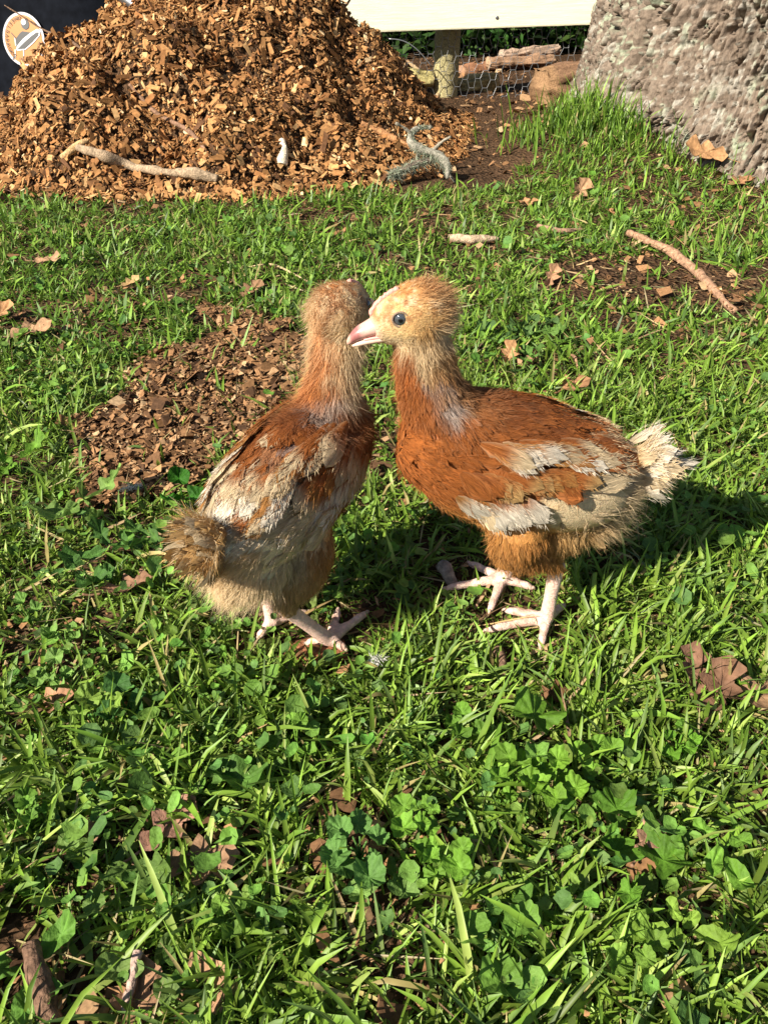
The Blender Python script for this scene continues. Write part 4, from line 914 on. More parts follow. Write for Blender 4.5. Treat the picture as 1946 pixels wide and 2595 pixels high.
# left-hand chick: seen from behind, walking away, head turned
LL, LZ = (-.062, .368, 0.), R(62)
iv2 = local_of(LL, LZ)
rf = iv2(on_ground(838, 1626, .006)); rh = iv2(at_depth(716, 1535, .342)); lf = iv2(on_ground(690, 1580, .006)); lh = iv2(at_depth(676, 1505, .375))
left_wing = [
    dict(n=10, fx=(.026, -.014), z=(.106, .124), ang=(4, -8), L=.040, W=.0125, off=.0008, cols=[(CREAM, WHITE * .95), (BUFF, CREAM), (CREAM, CREAM * 1.1)], lift=.06, curl=2.2),
    dict(n=8, fx=(.058, .008), z=(.122, .122), ang=(46, 28), L=.028, W=.0150, off=.0018, cols=[(RUST, OBUFF), (RUST, CREAM), (RUST, WHITE * .9)], split=.45, lift=.09, curl=4.5),
    dict(n=9, fx=(.056, -.002), z=(.135, .134), ang=(36, 18), L=.030, W=.0130, off=.0028, cols=[(DRUST, RUST), (RUST, RUST * 1.1), (RUST, OBUFF), (RUST, CREAM)], split=.62, lift=.10, curl=4.5),
    dict(n=8, fx=(.046, -.004), z=(.147, .145), ang=(26, 12), L=.036, W=.0125, off=.0034, cols=[(RUST, OBUFF), (RUST, RUST * 1.1), (RUST, CREAM)], split=.6, lift=.10, curl=4.0),
    dict(n=11, fx=(.012, -.028), z=(.146, .134), ang=(16, 8), L=.031, W=.0100, off=.0028, cols=[(RUST, OBUFF), (OBUFF, WHITE * .95), (CREAM, WHITE), (RUST, CREAM)], split=.42, lift=.08, curl=3.0)]
hd2 = np.array((.99, -.06, -.10))
left_anchors = [
    ((0.0540, -0.0060, 0.2260), rgb(.46, .18, .05), .007), ((0.0660, -0.0060, 0.2300), rgb(.50, .27, .10), .008), ((0.0500, 0.0060, 0.2160), CREAM * 1.2, .008), ((0.0500, -0.0180, 0.2160), CREAM * 1.15, .008), ((0.0460, -0.0060, 0.2080), rgb(.52, .20, .045), .0055), ((0.0680, -0.0200, 0.2120), CREAM * .85, .006), ((0.0680, 0.0080, 0.2120), CREAM, .008),
    ((0.0480, 0.0070, 0.1980), CREAM * 1.2, .008), ((0.0480, -0.0190, 0.1980), CREAM * 1.2, .008), ((0.0450, -0.0060, 0.1940), rgb(.50, .165, .032), .0055), ((0.0450, -0.0040, 0.1818), rgb(.50, .165, .032), .0065), ((0.0480, -0.0210, 0.1818), CREAM * 1.05, .007), ((0.0480, 0.0090, 0.1818), CREAM * 1.1, .007),
    ((0.0420, -0.0020, 0.1706), rgb(.50, .165, .032), .008), ((0.0460, -0.0220, 0.1690), CREAM, .007), ((0.0340, 0.0080, 0.1600), RUST, .009), ((0.0360, -0.0140, 0.1600), GREY * 1.1, .008), ((0.0720, -0.0060, 0.1690), CREAM, .010), ((0.0720, -0.0060, 0.1940), CREAM, .010),
    ((0.0400, 0.0260, 0.1500), RUST * .95, .010), ((0.0400, -0.0280, 0.1460), DRUST * 1.1, .010), ((0.0220, 0.0000, 0.1560), DRUST * 1.15, .010), ((0.0050, -0.0080, 0.1520), GREY * 1.0, .005), ((0.0050, 0.0120, 0.1500), RUST, .010),
    ((0.0600, 0.0300, 0.1300), RUST, .013), ((0.0600, -0.0300, 0.1300), RUST * .95, .013), ((0.0700, 0.0000, 0.1200), RUST * 1.05, .014), ((0.0300, -0.0340, 0.1150), RUST * .9, .012), ((0.0300, 0.0340, 0.1150), RUST, .012),
    ((-0.0180, 0.0000, 0.1460), CREAM, .009), ((-0.0020, 0.0000, 0.1500), RUST, .010), ((-0.0350, 0.0000, 0.1360), WHITE, .011), ((-0.0100, -0.0280, 0.1100), CREAM, .011), ((-0.0100, 0.0280, 0.1100), WHITE * .95, .011), ((0.0400, 0.0000, 0.0850), OBUFF, .015),
    ((0.0000, -0.0260, 0.0800), OBUFF * 1.05, .011), ((-0.0120, -0.0220, 0.0600), BUFF, .010), ((0.0120, 0.0260, 0.0750), BUFF, .011), ((-0.0200, 0.0000, 0.0850), CREAM * 1.25, .013), ((-0.0400, 0.0000, 0.0980), CREAM * 1.25, .012), ((-0.0520, 0.0000, 0.1150), BUFF, .008)]
make_chick(dict(loc=LL, rz=LZ, seed=11, slim=.78, wing_off=.0008, belly=[(.026, .098, .010, .010), (.012, .092, .018, .018), (-.004, .088, .0185, .0215), (-.022, .087, .0205, .0225), (-.040, .091, .0180, .018), (-.052, .101, .010, .009)], mirror=False, label='rust and cream chick on the left, seen from behind, with long fluffy neck', 
    torso=[(.0885, .130, .010, .013), (.080, .128, .0235, .025), (.062, .122, .032, .033), (.040, .117, .0365, .0375), (.016, .114, .0375, .0385), (-.008, .112, .0368, .0365), (-.030, .112, .0325, .0325), (-.046, .114, .0240, .0245), (-.057, .117, .0125, .0125), (-.062, .119, .005, .005)],
    neck=[((.046, 0, .132), .022), ((.052, -.003, .148), .0165), ((.056, -.005, .164), .0132), ((.059, -.0065, .180), .0128), ((.0605, -.008, .195), .0138), ((.061, -.009, .206), .013)],
    head=(.063, -.009, .2080), head_dir=hd2, eye=(.0085, .0035), neck_fluff=1.15, nape_fluff=1.2,
    legs=[dict(hip=(.004, -.015, .094), knee=(-.009, -.019, .068), hock=tuple(rh), foot=tuple(rf), toes=[toe(936, 1548, iv2), toe(858, 1540, iv2), toe(880, 1650, iv2), toe(770, 1632, iv2)]),
          dict(hip=(.008, .020, .098), knee=(.014, .022, .074), hock=tuple(lh), foot=tuple(lf), toes=[tuple(lf + (.034, .002, -.002)), tuple(lf + (.024, .018, -.002)), tuple(lf + (.024, -.016, -.002)), tuple(lf + (-.015, .002, -.002))])],
    wing=left_wing, anchors=left_anchors, n_contour=2600, n_down=38000, n_silk=5000, contour_top=.178,
    tail_root=(-.054, .002, .122), tail_dir=(-1, .16, .34), tail_fan=(.40, .45), tail_n=34, tail_L=.028, tail_down=5200, n_back=46, back_cols=[(DRUST * 1.2, RUST), (RUST, CREAM), (CREAM, WHITE)],
    tail_cols=[(OBUFF, BUFF * 1.1), (BUFF, CREAM * .95), (rgb(.45, .26, .12), BUFF)]))
k_ = 1.173
WEEDS = [
    ('palmate', 1150, 1562, 1, .030, 'large lobed mallow leaf below the right chick, standing above round leaf', (.10, .225, .035), dict(h=.022, tilt=(.2, .5))),
    ('round', 1158, 1640, 1, .0185, 'single smooth round leaf directly under the large lobed mallow leaf', (.13, .27, .075), dict(h=.024, tilt=(.1, .3))),
    ('scallop', 778, 1838, 7, .017, 'blue-green dead-nettle rosette with scalloped leaves at bottom centre', (.105, .235, .085), dict(h=.020, tilt=(-.1, .35))),
    ('scallop', 912, 1765, 6, .014, 'light green dead-nettle just up and right of the blue-green rosette', (.13, .28, .05), dict(h=.022)),
    ('scallop', 960, 1850, 6, .014, 'bright green dead-nettle to the right of the blue-green rosette', (.13, .28, .05), dict(h=.022)),
    ('scallop', 1195, 1705, 8, .016, 'bright crinkled dead-nettle clump below the single round leaf', (.14, .29, .045), dict(h=.024)),
    ('scallop', 1110, 1690, 5, .014, 'small crinkled dead-nettle left of the bright crinkled clump', (.12, .25, .045), dict(h=.020)),
    ('palmate', 1260, 1780, 2, .026, 'pair of dark lobed leaves below the bright crinkled clump', (.075, .18, .03), dict(h=.016)),
    ('palmate', 1370, 1900, 3, .026, 'lobed leaves in the lower right grass beside a pink-brown leaf scrap', (.09, .21, .035), dict(h=.016)),
    ('oval', 1470, 2010, 5, .020, 'oval pale green leaves in the bottom right corner', (.16, .28, .06), dict(h=.020)),
    ('scallop', 1370, 2040, 5, .016, 'scalloped pale weed near the bottom edge, right of centre', (.14, .26, .06), dict(h=.018)),
    ('scallop', 1080, 2045, 4, .020, 'wide scalloped leaves near the bottom edge at centre right', (.12, .25, .06), dict(h=.014)),
    ('palmate', 830, 1960, 2, .028, 'flat grey-green lobed leaf near the bottom edge at centre', (.13, .24, .09), dict(h=.014, tilt=(-.05, .15))),
    ('scallop', 505, 1990, 5, .012, 'small pale weed rosette near the bottom left twig', (.13, .25, .06), dict(h=.012)),
    ('oval', 70, 2105, 4, .022, 'smooth oval seedling leaves beside the thick stick, bottom left corner', (.11, .25, .06), dict(h=.012)),
    ('oval', 330, 2110, 3, .020, 'grey-green oval leaf over dry leaves at the bottom left', (.12, .20, .08), dict(h=.010)),
    ('dandelion', 225, 1900, 3, .042, 'narrow toothed leaves by the brown oak leaf, lower left', (.11, .20, .07), dict(h=.010, spread=.1)),
    ('scallop', 205, 1562, 6, .017, 'pale mint-green crinkled weed on the left below the round-leaf group', (.17, .29, .075), dict(h=.016)),
    ('scallop', 270, 1530, 4, .019, 'dark blue-green crinkled leaf right of the pale mint-green weed', (.055, .15, .055), dict(h=.014)),
    ('round', 140, 1385, 7, .013, 'cluster of round pale leaves low on the left side', (.16, .31, .10), dict(h=.018, tilt=(-.1, .3))),
    ('round', 120, 1465, 6, .013, 'round-leaf cluster on the left, lower one', (.17, .32, .11), dict(h=.016, tilt=(-.1, .3))),
    ('round', 60, 1330, 4, .013, 'small round leaves at the left edge, upper group', (.13, .27, .08), dict(h=.016)),
    ('oval', 430, 1400, 4, .016, 'dark oval leaves left of the left chick feet', (.08, .19, .04), dict(h=.014)),
    ('dandelion', 190, 1105, 5, .040, 'dandelion rosette with pale toothed leaves beside the bare patch', (.14, .25, .09), dict(h=.012, spread=.1)),
    ('round', 395, 1078, 3, .026, 'dark glossy round leaves above the left chick tail', (.03, .13, .015), dict(h=.022, tilt=(.3, .8))),
    ('dandelion', 330, 1160, 4, .036, 'toothed dark leaves just left of the left chick tail', (.07, .16, .05), dict(h=.010, spread=.1)),
    ('dandelion', 240, 1200, 4, .034, 'toothed leaves in shade further left of the left chick tail', (.06, .15, .045), dict(h=.010, spread=.1)),
    ('palmate', 190, 1240, 3, .026, 'broad lobed leaves on the left, below the dandelion', (.06, .15, .045), dict(h=.014)),
    ('oval', 575, 1395, 1, .036, 'worn broad leaf lying flat in front of the left chick foot', (.11, .16, .055), dict(h=.006, tilt=(-.05, .05))),
    ('oval', 690, 1330, 2, .026, 'crumpled grey-green leaf behind the left chick leg', (.12, .18, .07), dict(h=.012)),
    ('oval', 490, 1440, 2, .016, 'small upright oval leaf beside the worn broad leaf', (.10, .22, .04), dict(h=.014)),
    ('round', 1162, 708, 4, .026, 'grey-green mallow leaves behind the right chick head', (.075, .15, .065), dict(h=.014)),
    ('round', 1080, 720, 3, .024, 'dark mallow leaves next to the right chick nape', (.06, .13, .055), dict(h=.012)),
    ('round', 1150, 770, 3, .018, 'small mallow leaves above the oak leaf pair', (.09, .19, .06), dict(h=.012)),
    ('scallop', 1210, 735, 4, .018, 'scalloped weed leaves right of the grey-green mallow', (.10, .20, .06), dict(h=.012)),
    ('oval', 520, 1690, 1, .036, 'long pointed dark leaf flat in the lower middle grass', (.075, .17, .045), dict(h=.010, tilt=(-.05, .1))),
    ('scallop', 640, 1600, 4, .014, 'little scalloped weed in the middle foreground, left of centre', (.12, .25, .05), dict(h=.014)),
    ('scallop', 350, 1640, 6, .013, 'crinkled weed in the left foreground above the oak leaf', (.12, .25, .05), dict(h=.016)),
    ('scallop', 60, 1770, 6, .013, 'crinkled weed at the left edge above the bare corner', (.11, .24, .05), dict(h=.016)),
    ('round', 1290, 1640, 5, .012, 'small round-leaved weed right of the single round leaf', (.13, .27, .05), dict(h=.016)),
    ('round', 1470, 1600, 6, .013, 'round-leaved weed below the dark curled oak leaves', (.11, .26, .04), dict(h=.016)),
    ('oval', 1560, 1830, 4, .020, 'oval leaves at the right edge of the foreground', (.12, .26, .05), dict(h=.018)),
    ('scallop', 1010, 1570, 5, .014, 'scalloped weed below the gap between the two chicks', (.10, .22, .04), dict(h=.014)),
    ('dandelion', 40, 1010, 4, .038, 'toothed leaves at the left edge beside the bare patch', (.11, .24, .04), dict(h=.012, spread=.1)),
    ('round', 250, 760, 5, .015, 'round-leaved weed up on the left above the bare patch', (.13, .26, .06), dict(h=.014)),
    ('round', 90, 850, 5, .016, 'round-leaved weed by the left edge, beside a pointed dry leaf', (.12, .25, .05), dict(h=.014))]
WEED_P = np.array([on_ground(w[1] * k_, w[2] * k_)[:2] for w in WEEDS]); WEED_R = np.array([w[4] * (1.0 if w[3] > 1 else .7) for w in WEEDS])
def weed_gap(P):
    return (np.sqrt(((P[:, None] - WEED_P[None]) ** 2).sum(-1)) / WEED_R[None]).min(1)
# ------------------------------------------------------------------ grass
TOES = np.array([on_ground(px, py)[:2] for px, py in ((1384, 1572), (1272, 1545), (1222, 1600), (1368, 1640), (1300, 1560), (1272, 1472), (1182, 1424), (1116, 1494), (1190, 1482), (1238, 1556), (1356, 1492), (838, 1626), (936, 1548), (880, 1650), (790, 1632), (890, 1590), (690, 1575))])
def near_toes(P):
    return np.sqrt(((P[:, None] - TOES[None]) ** 2).sum(-1)).min(1)
def blades(P, L, W, az, lean, bend, col, tip, rows=5, fold=True, z0=None):
    """P (n,2) roots; lean from vertical at the root, bend adds along the blade"""
    n = len(P); s = np.linspace(0, 1, rows); zg = gz(P[:, 0], P[:, 1]) if z0 is None else z0
    ang = lean[:, None] + bend[:, None] * s[None] ** 1.4
    step = L[:, None] / (rows - 1)
    hx = np.concatenate([np.zeros((n, 1)), np.cumsum(np.sin(ang[:, :-1]) * step, 1)], 1); hz = np.concatenate([np.zeros((n, 1)), np.cumsum(np.cos(ang[:, :-1]) * step, 1)], 1)
    hz = np.maximum(hz, .0015)
    d = np.stack([np.cos(az), np.sin(az)], -1); sd = np.stack([-np.sin(az), np.cos(az)], -1)
    tw = rng.normal(0, .5, n)
    w = W[:, None] * np.array({5: [.62, 1.0, .92, .66, .06], 4: [.7, 1.0, .78, .06], 3: [.8, 1, .06]}[rows])[None] * .5
    C = np.stack([P[:, :1] + d[:, :1] * hx, P[:, 1:] + d[:, 1:] * hx, zg[:, None] + hz - .001], -1)
    Sx = np.stack([sd[:, 0] * np.cos(tw), sd[:, 1] * np.cos(tw), np.sin(tw)], -1)
    if fold:
        nz = np.stack([-d[:, 0][:, None] * np.cos(ang), -d[:, 1][:, None] * np.cos(ang), np.sin(ang)], -1)
        V = np.stack([C - Sx[:, None] * w[..., None] + nz * w[..., None] * .35, C, C + Sx[:, None] * w[..., None] + nz * w[..., None] * .35], 2); k = 3
    else:
        V = np.stack([C - Sx[:, None] * w[..., None], C + Sx[:, None] * w[..., None]], 2); k = 2
    f = grid_faces(rows, k); F = (f[None] + (np.arange(n) * rows * k)[:, None, None]).reshape(-1, 4)
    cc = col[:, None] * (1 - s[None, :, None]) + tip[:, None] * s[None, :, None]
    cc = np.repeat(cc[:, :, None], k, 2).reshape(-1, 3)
    return V.reshape(-1, 3), F, cc
GP = np.array([(.150, .265, .030), (.195, .315, .042), (.098, .190, .022), (.280, .370, .085), (.130, .225, .055)])
def grass_cols(n, y):
    c = GP[rng.choice(5, n, p=[.32, .22, .26, .09, .11])] * (1 + rng.normal(0, .24, (n, 1)).clip(-.6, .6))
    dry = rng.random(n) < .05; c[dry] = np.array((.36, .29, .12)) * rng.uniform(.7, 1.2, (dry.sum(), 1))
    return np.clip(c, .01, .6)
def tufts(n_t, ylo, yhi, per, Lm, Wm, dens=1.0):
    y = rng.uniform(ylo, yhi, n_t); x = rng.uniform(-1, 1, n_t) * (.18 + y * .50)
    P = np.column_stack([x, y]); b = bareness(P)
    lush = fbm(np.column_stack([P, np.zeros(n_t)]), 5, 2, 77)
    keep = (rng.random(n_t) > b) & (pile_h(x, y) < -.035 + .02 * rng.random(n_t)) & (y < 1.50 + .12 * (x > .25) * 1 + .35 * np.clip((x - .30) / .15, 0, 1) - .05 * rng.random(n_t))
    keep &= np.hypot(x - 1.0, y - 2.0) > .60
    P, lush = P[keep], lush[keep]; n = len(P)
    m = rng.poisson(per, n).clip(2); idx = np.repeat(np.arange(n), m); k = len(idx)
    Q = P[idx] + rng.normal(0, .0065, (k, 2)); ta = rng.uniform(0, 2 * np.pi, n)[idx]
    az = ta + rng.normal(0, 1.25, k); L = rng.gamma(7, Lm / 7, k) * (.65 + .7 * lush[idx])
    nt = near_toes(Q); L = L * np.clip(nt / .030, .30, 1) * np.clip(weed_gap(Q), .45, 1)
    treeg = np.clip((Q[:, 1] - 1.42) / .3, 0, 1) * np.clip((Q[:, 0] - .25) / .2, 0, 1); L = L * (1 + 1.1 * treeg * rng.random(k))
    lean = np.abs(rng.normal(.85, .42, k)) * (1 - .55 * treeg); bend = rng.gamma(2, .38, k)
    W = Wm * rng.uniform(.55, 1.5, k) * np.clip(L / Lm, .6, 1.2)
    return Q, L, W, az, lean, bend
def build_grass():
    parts = []
    # close lawn: folded blades
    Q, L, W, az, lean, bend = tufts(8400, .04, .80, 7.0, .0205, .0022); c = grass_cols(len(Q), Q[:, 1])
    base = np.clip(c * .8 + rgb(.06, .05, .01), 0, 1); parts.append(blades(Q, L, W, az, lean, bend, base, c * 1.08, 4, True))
    # a few broad long blades
    n = 420; y = rng.uniform(.03, .8, n); x = rng.uniform(-1, 1, n) * (.2 + y * .58); P = np.column_stack([x, y]); k = (rng.random(n) > bareness(P) * 1.05) & (near_toes(P) > .045) ; P = P[k]; n = len(P)
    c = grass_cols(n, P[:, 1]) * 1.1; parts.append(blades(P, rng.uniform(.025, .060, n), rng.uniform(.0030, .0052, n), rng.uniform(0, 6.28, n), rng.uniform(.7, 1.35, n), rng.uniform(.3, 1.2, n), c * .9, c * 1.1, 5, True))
    # farther lawn
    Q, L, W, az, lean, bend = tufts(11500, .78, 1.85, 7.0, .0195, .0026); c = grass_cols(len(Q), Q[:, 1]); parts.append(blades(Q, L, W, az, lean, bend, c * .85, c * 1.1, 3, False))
    # tall grass against the trunk
    n = 2200; a = rng.uniform(0, 1, n); x = .34 + .38 * a + rng.normal(0, .05, n); y = 1.80 - .14 * a + rng.normal(0, .05, n); k = np.hypot(x - 1.0, y - 2.0) > .585; P = np.column_stack([x[k], y[k]]); n = len(P)
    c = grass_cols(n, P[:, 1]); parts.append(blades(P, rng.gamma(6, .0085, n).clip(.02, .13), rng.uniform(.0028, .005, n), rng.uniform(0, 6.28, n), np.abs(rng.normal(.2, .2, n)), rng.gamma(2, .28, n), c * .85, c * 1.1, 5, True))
    # straws and dead blades
    n = 3200; y = rng.uniform(.03, 1.5, n); x = rng.uniform(-1, 1, n) * (.2 + y * .6); P = np.column_stack([x, y]); c = jitter((.42, .32, .16), n, .25, .08)
    parts.append(blades(P, rng.uniform(.012, .05, n), rng.uniform(.0008, .0024, n), rng.uniform(0, 6.28, n), rng.uniform(1.1, 1.55, n), rng.uniform(-.2, .3, n), c, c, 5, True))
    V, F, C, o = [], [], [], 0
    for v, f, c in parts: V.append(v); F.append(f + o); C.append(c); o += len(v)
    tag(mk('grass', np.vstack(V), [np.vstack(F)], MAT['grass'], np.vstack(C)), 'short green lawn grass with broad and narrow blades', 'grass', kind='stuff')
build_grass()

def leaf_outline(kind, n):
    a = np.linspace(0, 2 * np.pi, n, endpoint=False)              # 0 at the stalk, pi at the tip
    if kind == 'round': r = 1 - .30 * np.exp(-(np.minimum(a, 2 * np.pi - a) / .35) ** 2); x = -np.cos(a) * r; y = np.sin(a) * r * .95
    elif kind == 'scallop': r = (1 + .055 * np.cos(a * 11)) * (1 - .28 * np.exp(-(np.minimum(a, 2 * np.pi - a) / .3) ** 2)); x = -np.cos(a) * r; y = np.sin(a) * r * .88
    elif kind == 'palmate':
        r = .88 + .12 * np.cos((a - np.pi) * 5) + .04 * np.cos(a * 25); r *= (1 - .45 * np.exp(-(np.minimum(a, 2 * np.pi - a) / .35) ** 2)); x = -np.cos(a) * r; y = np.sin(a) * r
    elif kind == 'oval': x = -np.cos(a); y = np.sin(a) * .52 * (1 - .12 * np.cos(a))
    elif kind == 'dandelion': x = -np.cos(a); y = np.sin(a) * .30 * (1 + .32 * np.sin(a * 9 * np.sign(np.pi - a))) * (1.15 - .45 * np.cos(a + np.pi) * -1)
    elif kind == 'oak': x = -np.cos(a); y = np.sin(a) * .46 * (1 + .42 * np.cos(x * 9.0 + .6)) * (1.0 + .25 * x)
    return np.stack([x, y], -1)
def leaf_verts(kind, size, cup, wav, n=26, seed=0):
    """one leaf blade with a raised midrib, stalk end at the origin, lying along +x"""
    o = leaf_outline(kind, n); rings = [o * k for k in (1, .68, .34)]; P = np.vstack(rings + [np.zeros((1, 2))]); P[:, 0] += 1; P *= size / 2
    r = np.linalg.norm(P - (size / 2, 0), axis=1) / (size / 2); th = np.arctan2(P[:, 1], P[:, 0] - size / 2)
    z = cup * size * r ** 2 * .5 + wav * size * r * np.sin(th * 3 + seed) * .11 + wav * size * .03 * r * np.sin(th * 11 + seed * 2) - .05 * size * np.exp(-(P[:, 1] / (size * .05)) ** 2) * (r < .9) - .25 * size * cup * (P[:, 0] / size) ** 2
    F = grid_faces(3, n, True)[:, ::-1]; t = [(2 * n + (i + 1) % n, 2 * n + i, 3 * n) for i in range(n)]
    return np.column_stack([P, z]), F, np.array(t)
def frame(az, tilt, roll):
    M = Matrix.Rotation(az, 3, 'Z') @ Matrix.Rotation(-tilt, 3, 'Y') @ Matrix.Rotation(roll, 3, 'X'); return np.array(M)
def ground_cover():
    """tiny round weed leaves among the grass: nobody could count them"""
    n = 12000; y = np.concatenate([rng.uniform(.03, .75, 8000), rng.uniform(.75, 1.5, 4000)]); x = rng.uniform(-1, 1, n) * (.2 + y * .6); P = np.column_stack([x, y])
    pt = fbm(np.column_stack([P, np.zeros(n)]), 9, 3, 55); k = (rng.random(n) > bareness(P) * 1.1) & (pt + rng.normal(0, .08, n) > .53) & (near_toes(P) > .012) & (pile_h(x, y) < -.03)
    P, pt = P[k], pt[k]; n = len(P); size = rng.gamma(5, .0014, n).clip(.0035, .014) * np.where(P[:, 1] > .75, 1.25, 1)
    V0, F0, t0 = leaf_verts('round', 1.0, .25, .5, 8); m = len(V0); V1, F1, t1 = leaf_verts('oval', 1.0, .2, .4, 8)
    Vs, Cs = np.empty((n, m, 3)), np.empty((n, m, 3)); z = gz(P[:, 0], P[:, 1]) + rng.uniform(.003, .020, n)
    col = jitter((.135, .255, .042), n, .25, .07); bl = rng.random(n) < .25; col[bl] = jitter((.100, .20, .048), bl.sum(), .2, .05)
    az = rng.uniform(0, 6.28, n); ti = rng.normal(.15, .35, n); ro = rng.normal(0, .4, n); ov = rng.random(n) < .4
    for i in range(n): Vs[i] = ((V1 if ov[i] else V0) * size[i]) @ frame(az[i], ti[i], ro[i]).T + (P[i, 0], P[i, 1], z[i])
    Cs[:] = col[:, None]
    b = (np.arange(n) * m)[:, None, None]
    tag(mk('ground_cover', Vs.reshape(-1, 3), [(F0[None] + b).reshape(-1, 4), (t0[None] + b).reshape(-1, 3)], MAT['leaf'], Cs.reshape(-1, 3)), 'small round green weed leaves among the grass', 'weeds', kind='stuff')
ground_cover()

LEAF_CACHE = {}
def leaf_mesh(kind, var, col, size, cup, wav, mat, n=56):
    key = (kind, var, size, tuple(np.round(col, 3)))
    if key not in LEAF_CACHE:
        V, F, t = leaf_verts(kind, size, cup, wav, n, var * 1.7)
        c = np.tile(np.array(col), (len(V), 1)) * (.85 + .3 * fbm(V + var, 160, 2, var)[:, None]); rib = np.exp(-(V[:, 1] / (size * .03)) ** 2)[:, None]; c = c * (1 + .35 * rib)
        LEAF_CACHE[key] = mk('leaf', V, [F, t], mat, c, link=False)
    return LEAF_CACHE[key]
def plant(kind, px, py, n, size, label, col=(.09, .205, .035), h=.014, name='broadleaf_weed', cat='weed', tilt=(.05, .5), spread=.3, group='broad-leaved weeds in the lawn'):
    g = on_ground(px, py, h * .8); g[2] = gz(g[0], g[1])
    o = empty(name, g); tag(o, label, cat, group)
    col = np.array(col) * (1.08, 1.0, .62)
    a = Acc(); a0 = rng.uniform(0, 6.28)
    for i in range(n):
        az = a0 + i * 2.4 + rng.normal(0, .25); s = size * rng.uniform(.5, 1.05); hh = h * rng.uniform(.5, 1.25)
        base = np.array((math.cos(az), math.sin(az), 0)) * s * (spread if n > 1 else -.5); base[2] = hh
        v = int(rng.integers(3)); sc = s / size
        lf = put('leaf', leaf_mesh(kind, v, np.array(col) * (.85 + .15 * v), size, rng.uniform(.1, .7), 1.3, MAT['leaf']), o)
        lf.location = base; lf.scale = (sc, sc, sc); lf.rotation_euler = Matrix(frame(az, rng.uniform(*tilt), rng.normal(0, .22))).to_euler()
        a.add(*loft([(0, 0, -.002, .0007, .0007), (*(base * (.5, .5, .75)), .0006, .0006), (*(base + (0, 0, .0002)), .0005, .0005)], up=(1, .3, 0), seg=5, m=6), col=np.array(col) * 1.15)
    a.build('stem', MAT['leaf'], o)
    return o
for kind, x, y, n, size, label, col, extra in WEEDS:
    plant(kind, x * k_, y * k_, n, size, label, col, **extra)

# ------------------------------------------------------------------ fallen leaves
def oak_leaf(x, y, size, label, col=(.33, .18, .085), az=0., tilt=.1, roll=0., curl=.35, lift=.006, name='oak_leaf', kind='oak'):
    g = on_ground(x * k_, y * k_); z = gz(g[0], g[1])
    sd = rng.uniform(0, 9); V, F, t = leaf_verts(kind, size, 0, .55, 46, sd)
    V[:, 0] -= size / 2; V[:, 2] += curl * size * ((V[:, 1] / size) ** 2 * 2.2 + (V[:, 0] / size) ** 2 * .6) + (fbm(V + sd, 60, 2, int(sd * 9)) - .5) * size * .18
    c = np.array(col) * (.65 + .7 * fbm(V + sd, 90, 3, 3)[:, None]); rib = np.exp(-(V[:, 1] / (size * .022)) ** 2)[:, None]; c = c * (1 - .25 * rib)
    n = len(V); a = Acc(); Vd = V - (0, 0, .0004)
    a.add(np.vstack([V, Vd]), np.vstack([F, F[:, ::-1] + n]), np.vstack([t, t[:, ::-1] + n]), np.vstack([c, c * .9]))
    o = empty(name, (g[0], g[1], z + lift)); o.rotation_euler = Matrix(frame(az, tilt, roll)).to_euler(); tag(o, label, 'dry leaf', 'fallen dry leaves')
    a.build('blade', MAT['dry'], o)
    L, q, tt = loft([(-size * .5, 0, .0012, .0009, .0009), (-size * .72, size * .03, .002, .0008, .0008), (-size * .85, size * .06, .004, .0010, .0010)], seg=5, m=8); mk('stalk', L, [q, tt], MAT['dry'], np.tile(np.array(col) * .8, (len(L), 1)), o)
TAN, BRN, DBR = (.46, .25, .115), (.30, .155, .075), (.16, .085, .05)
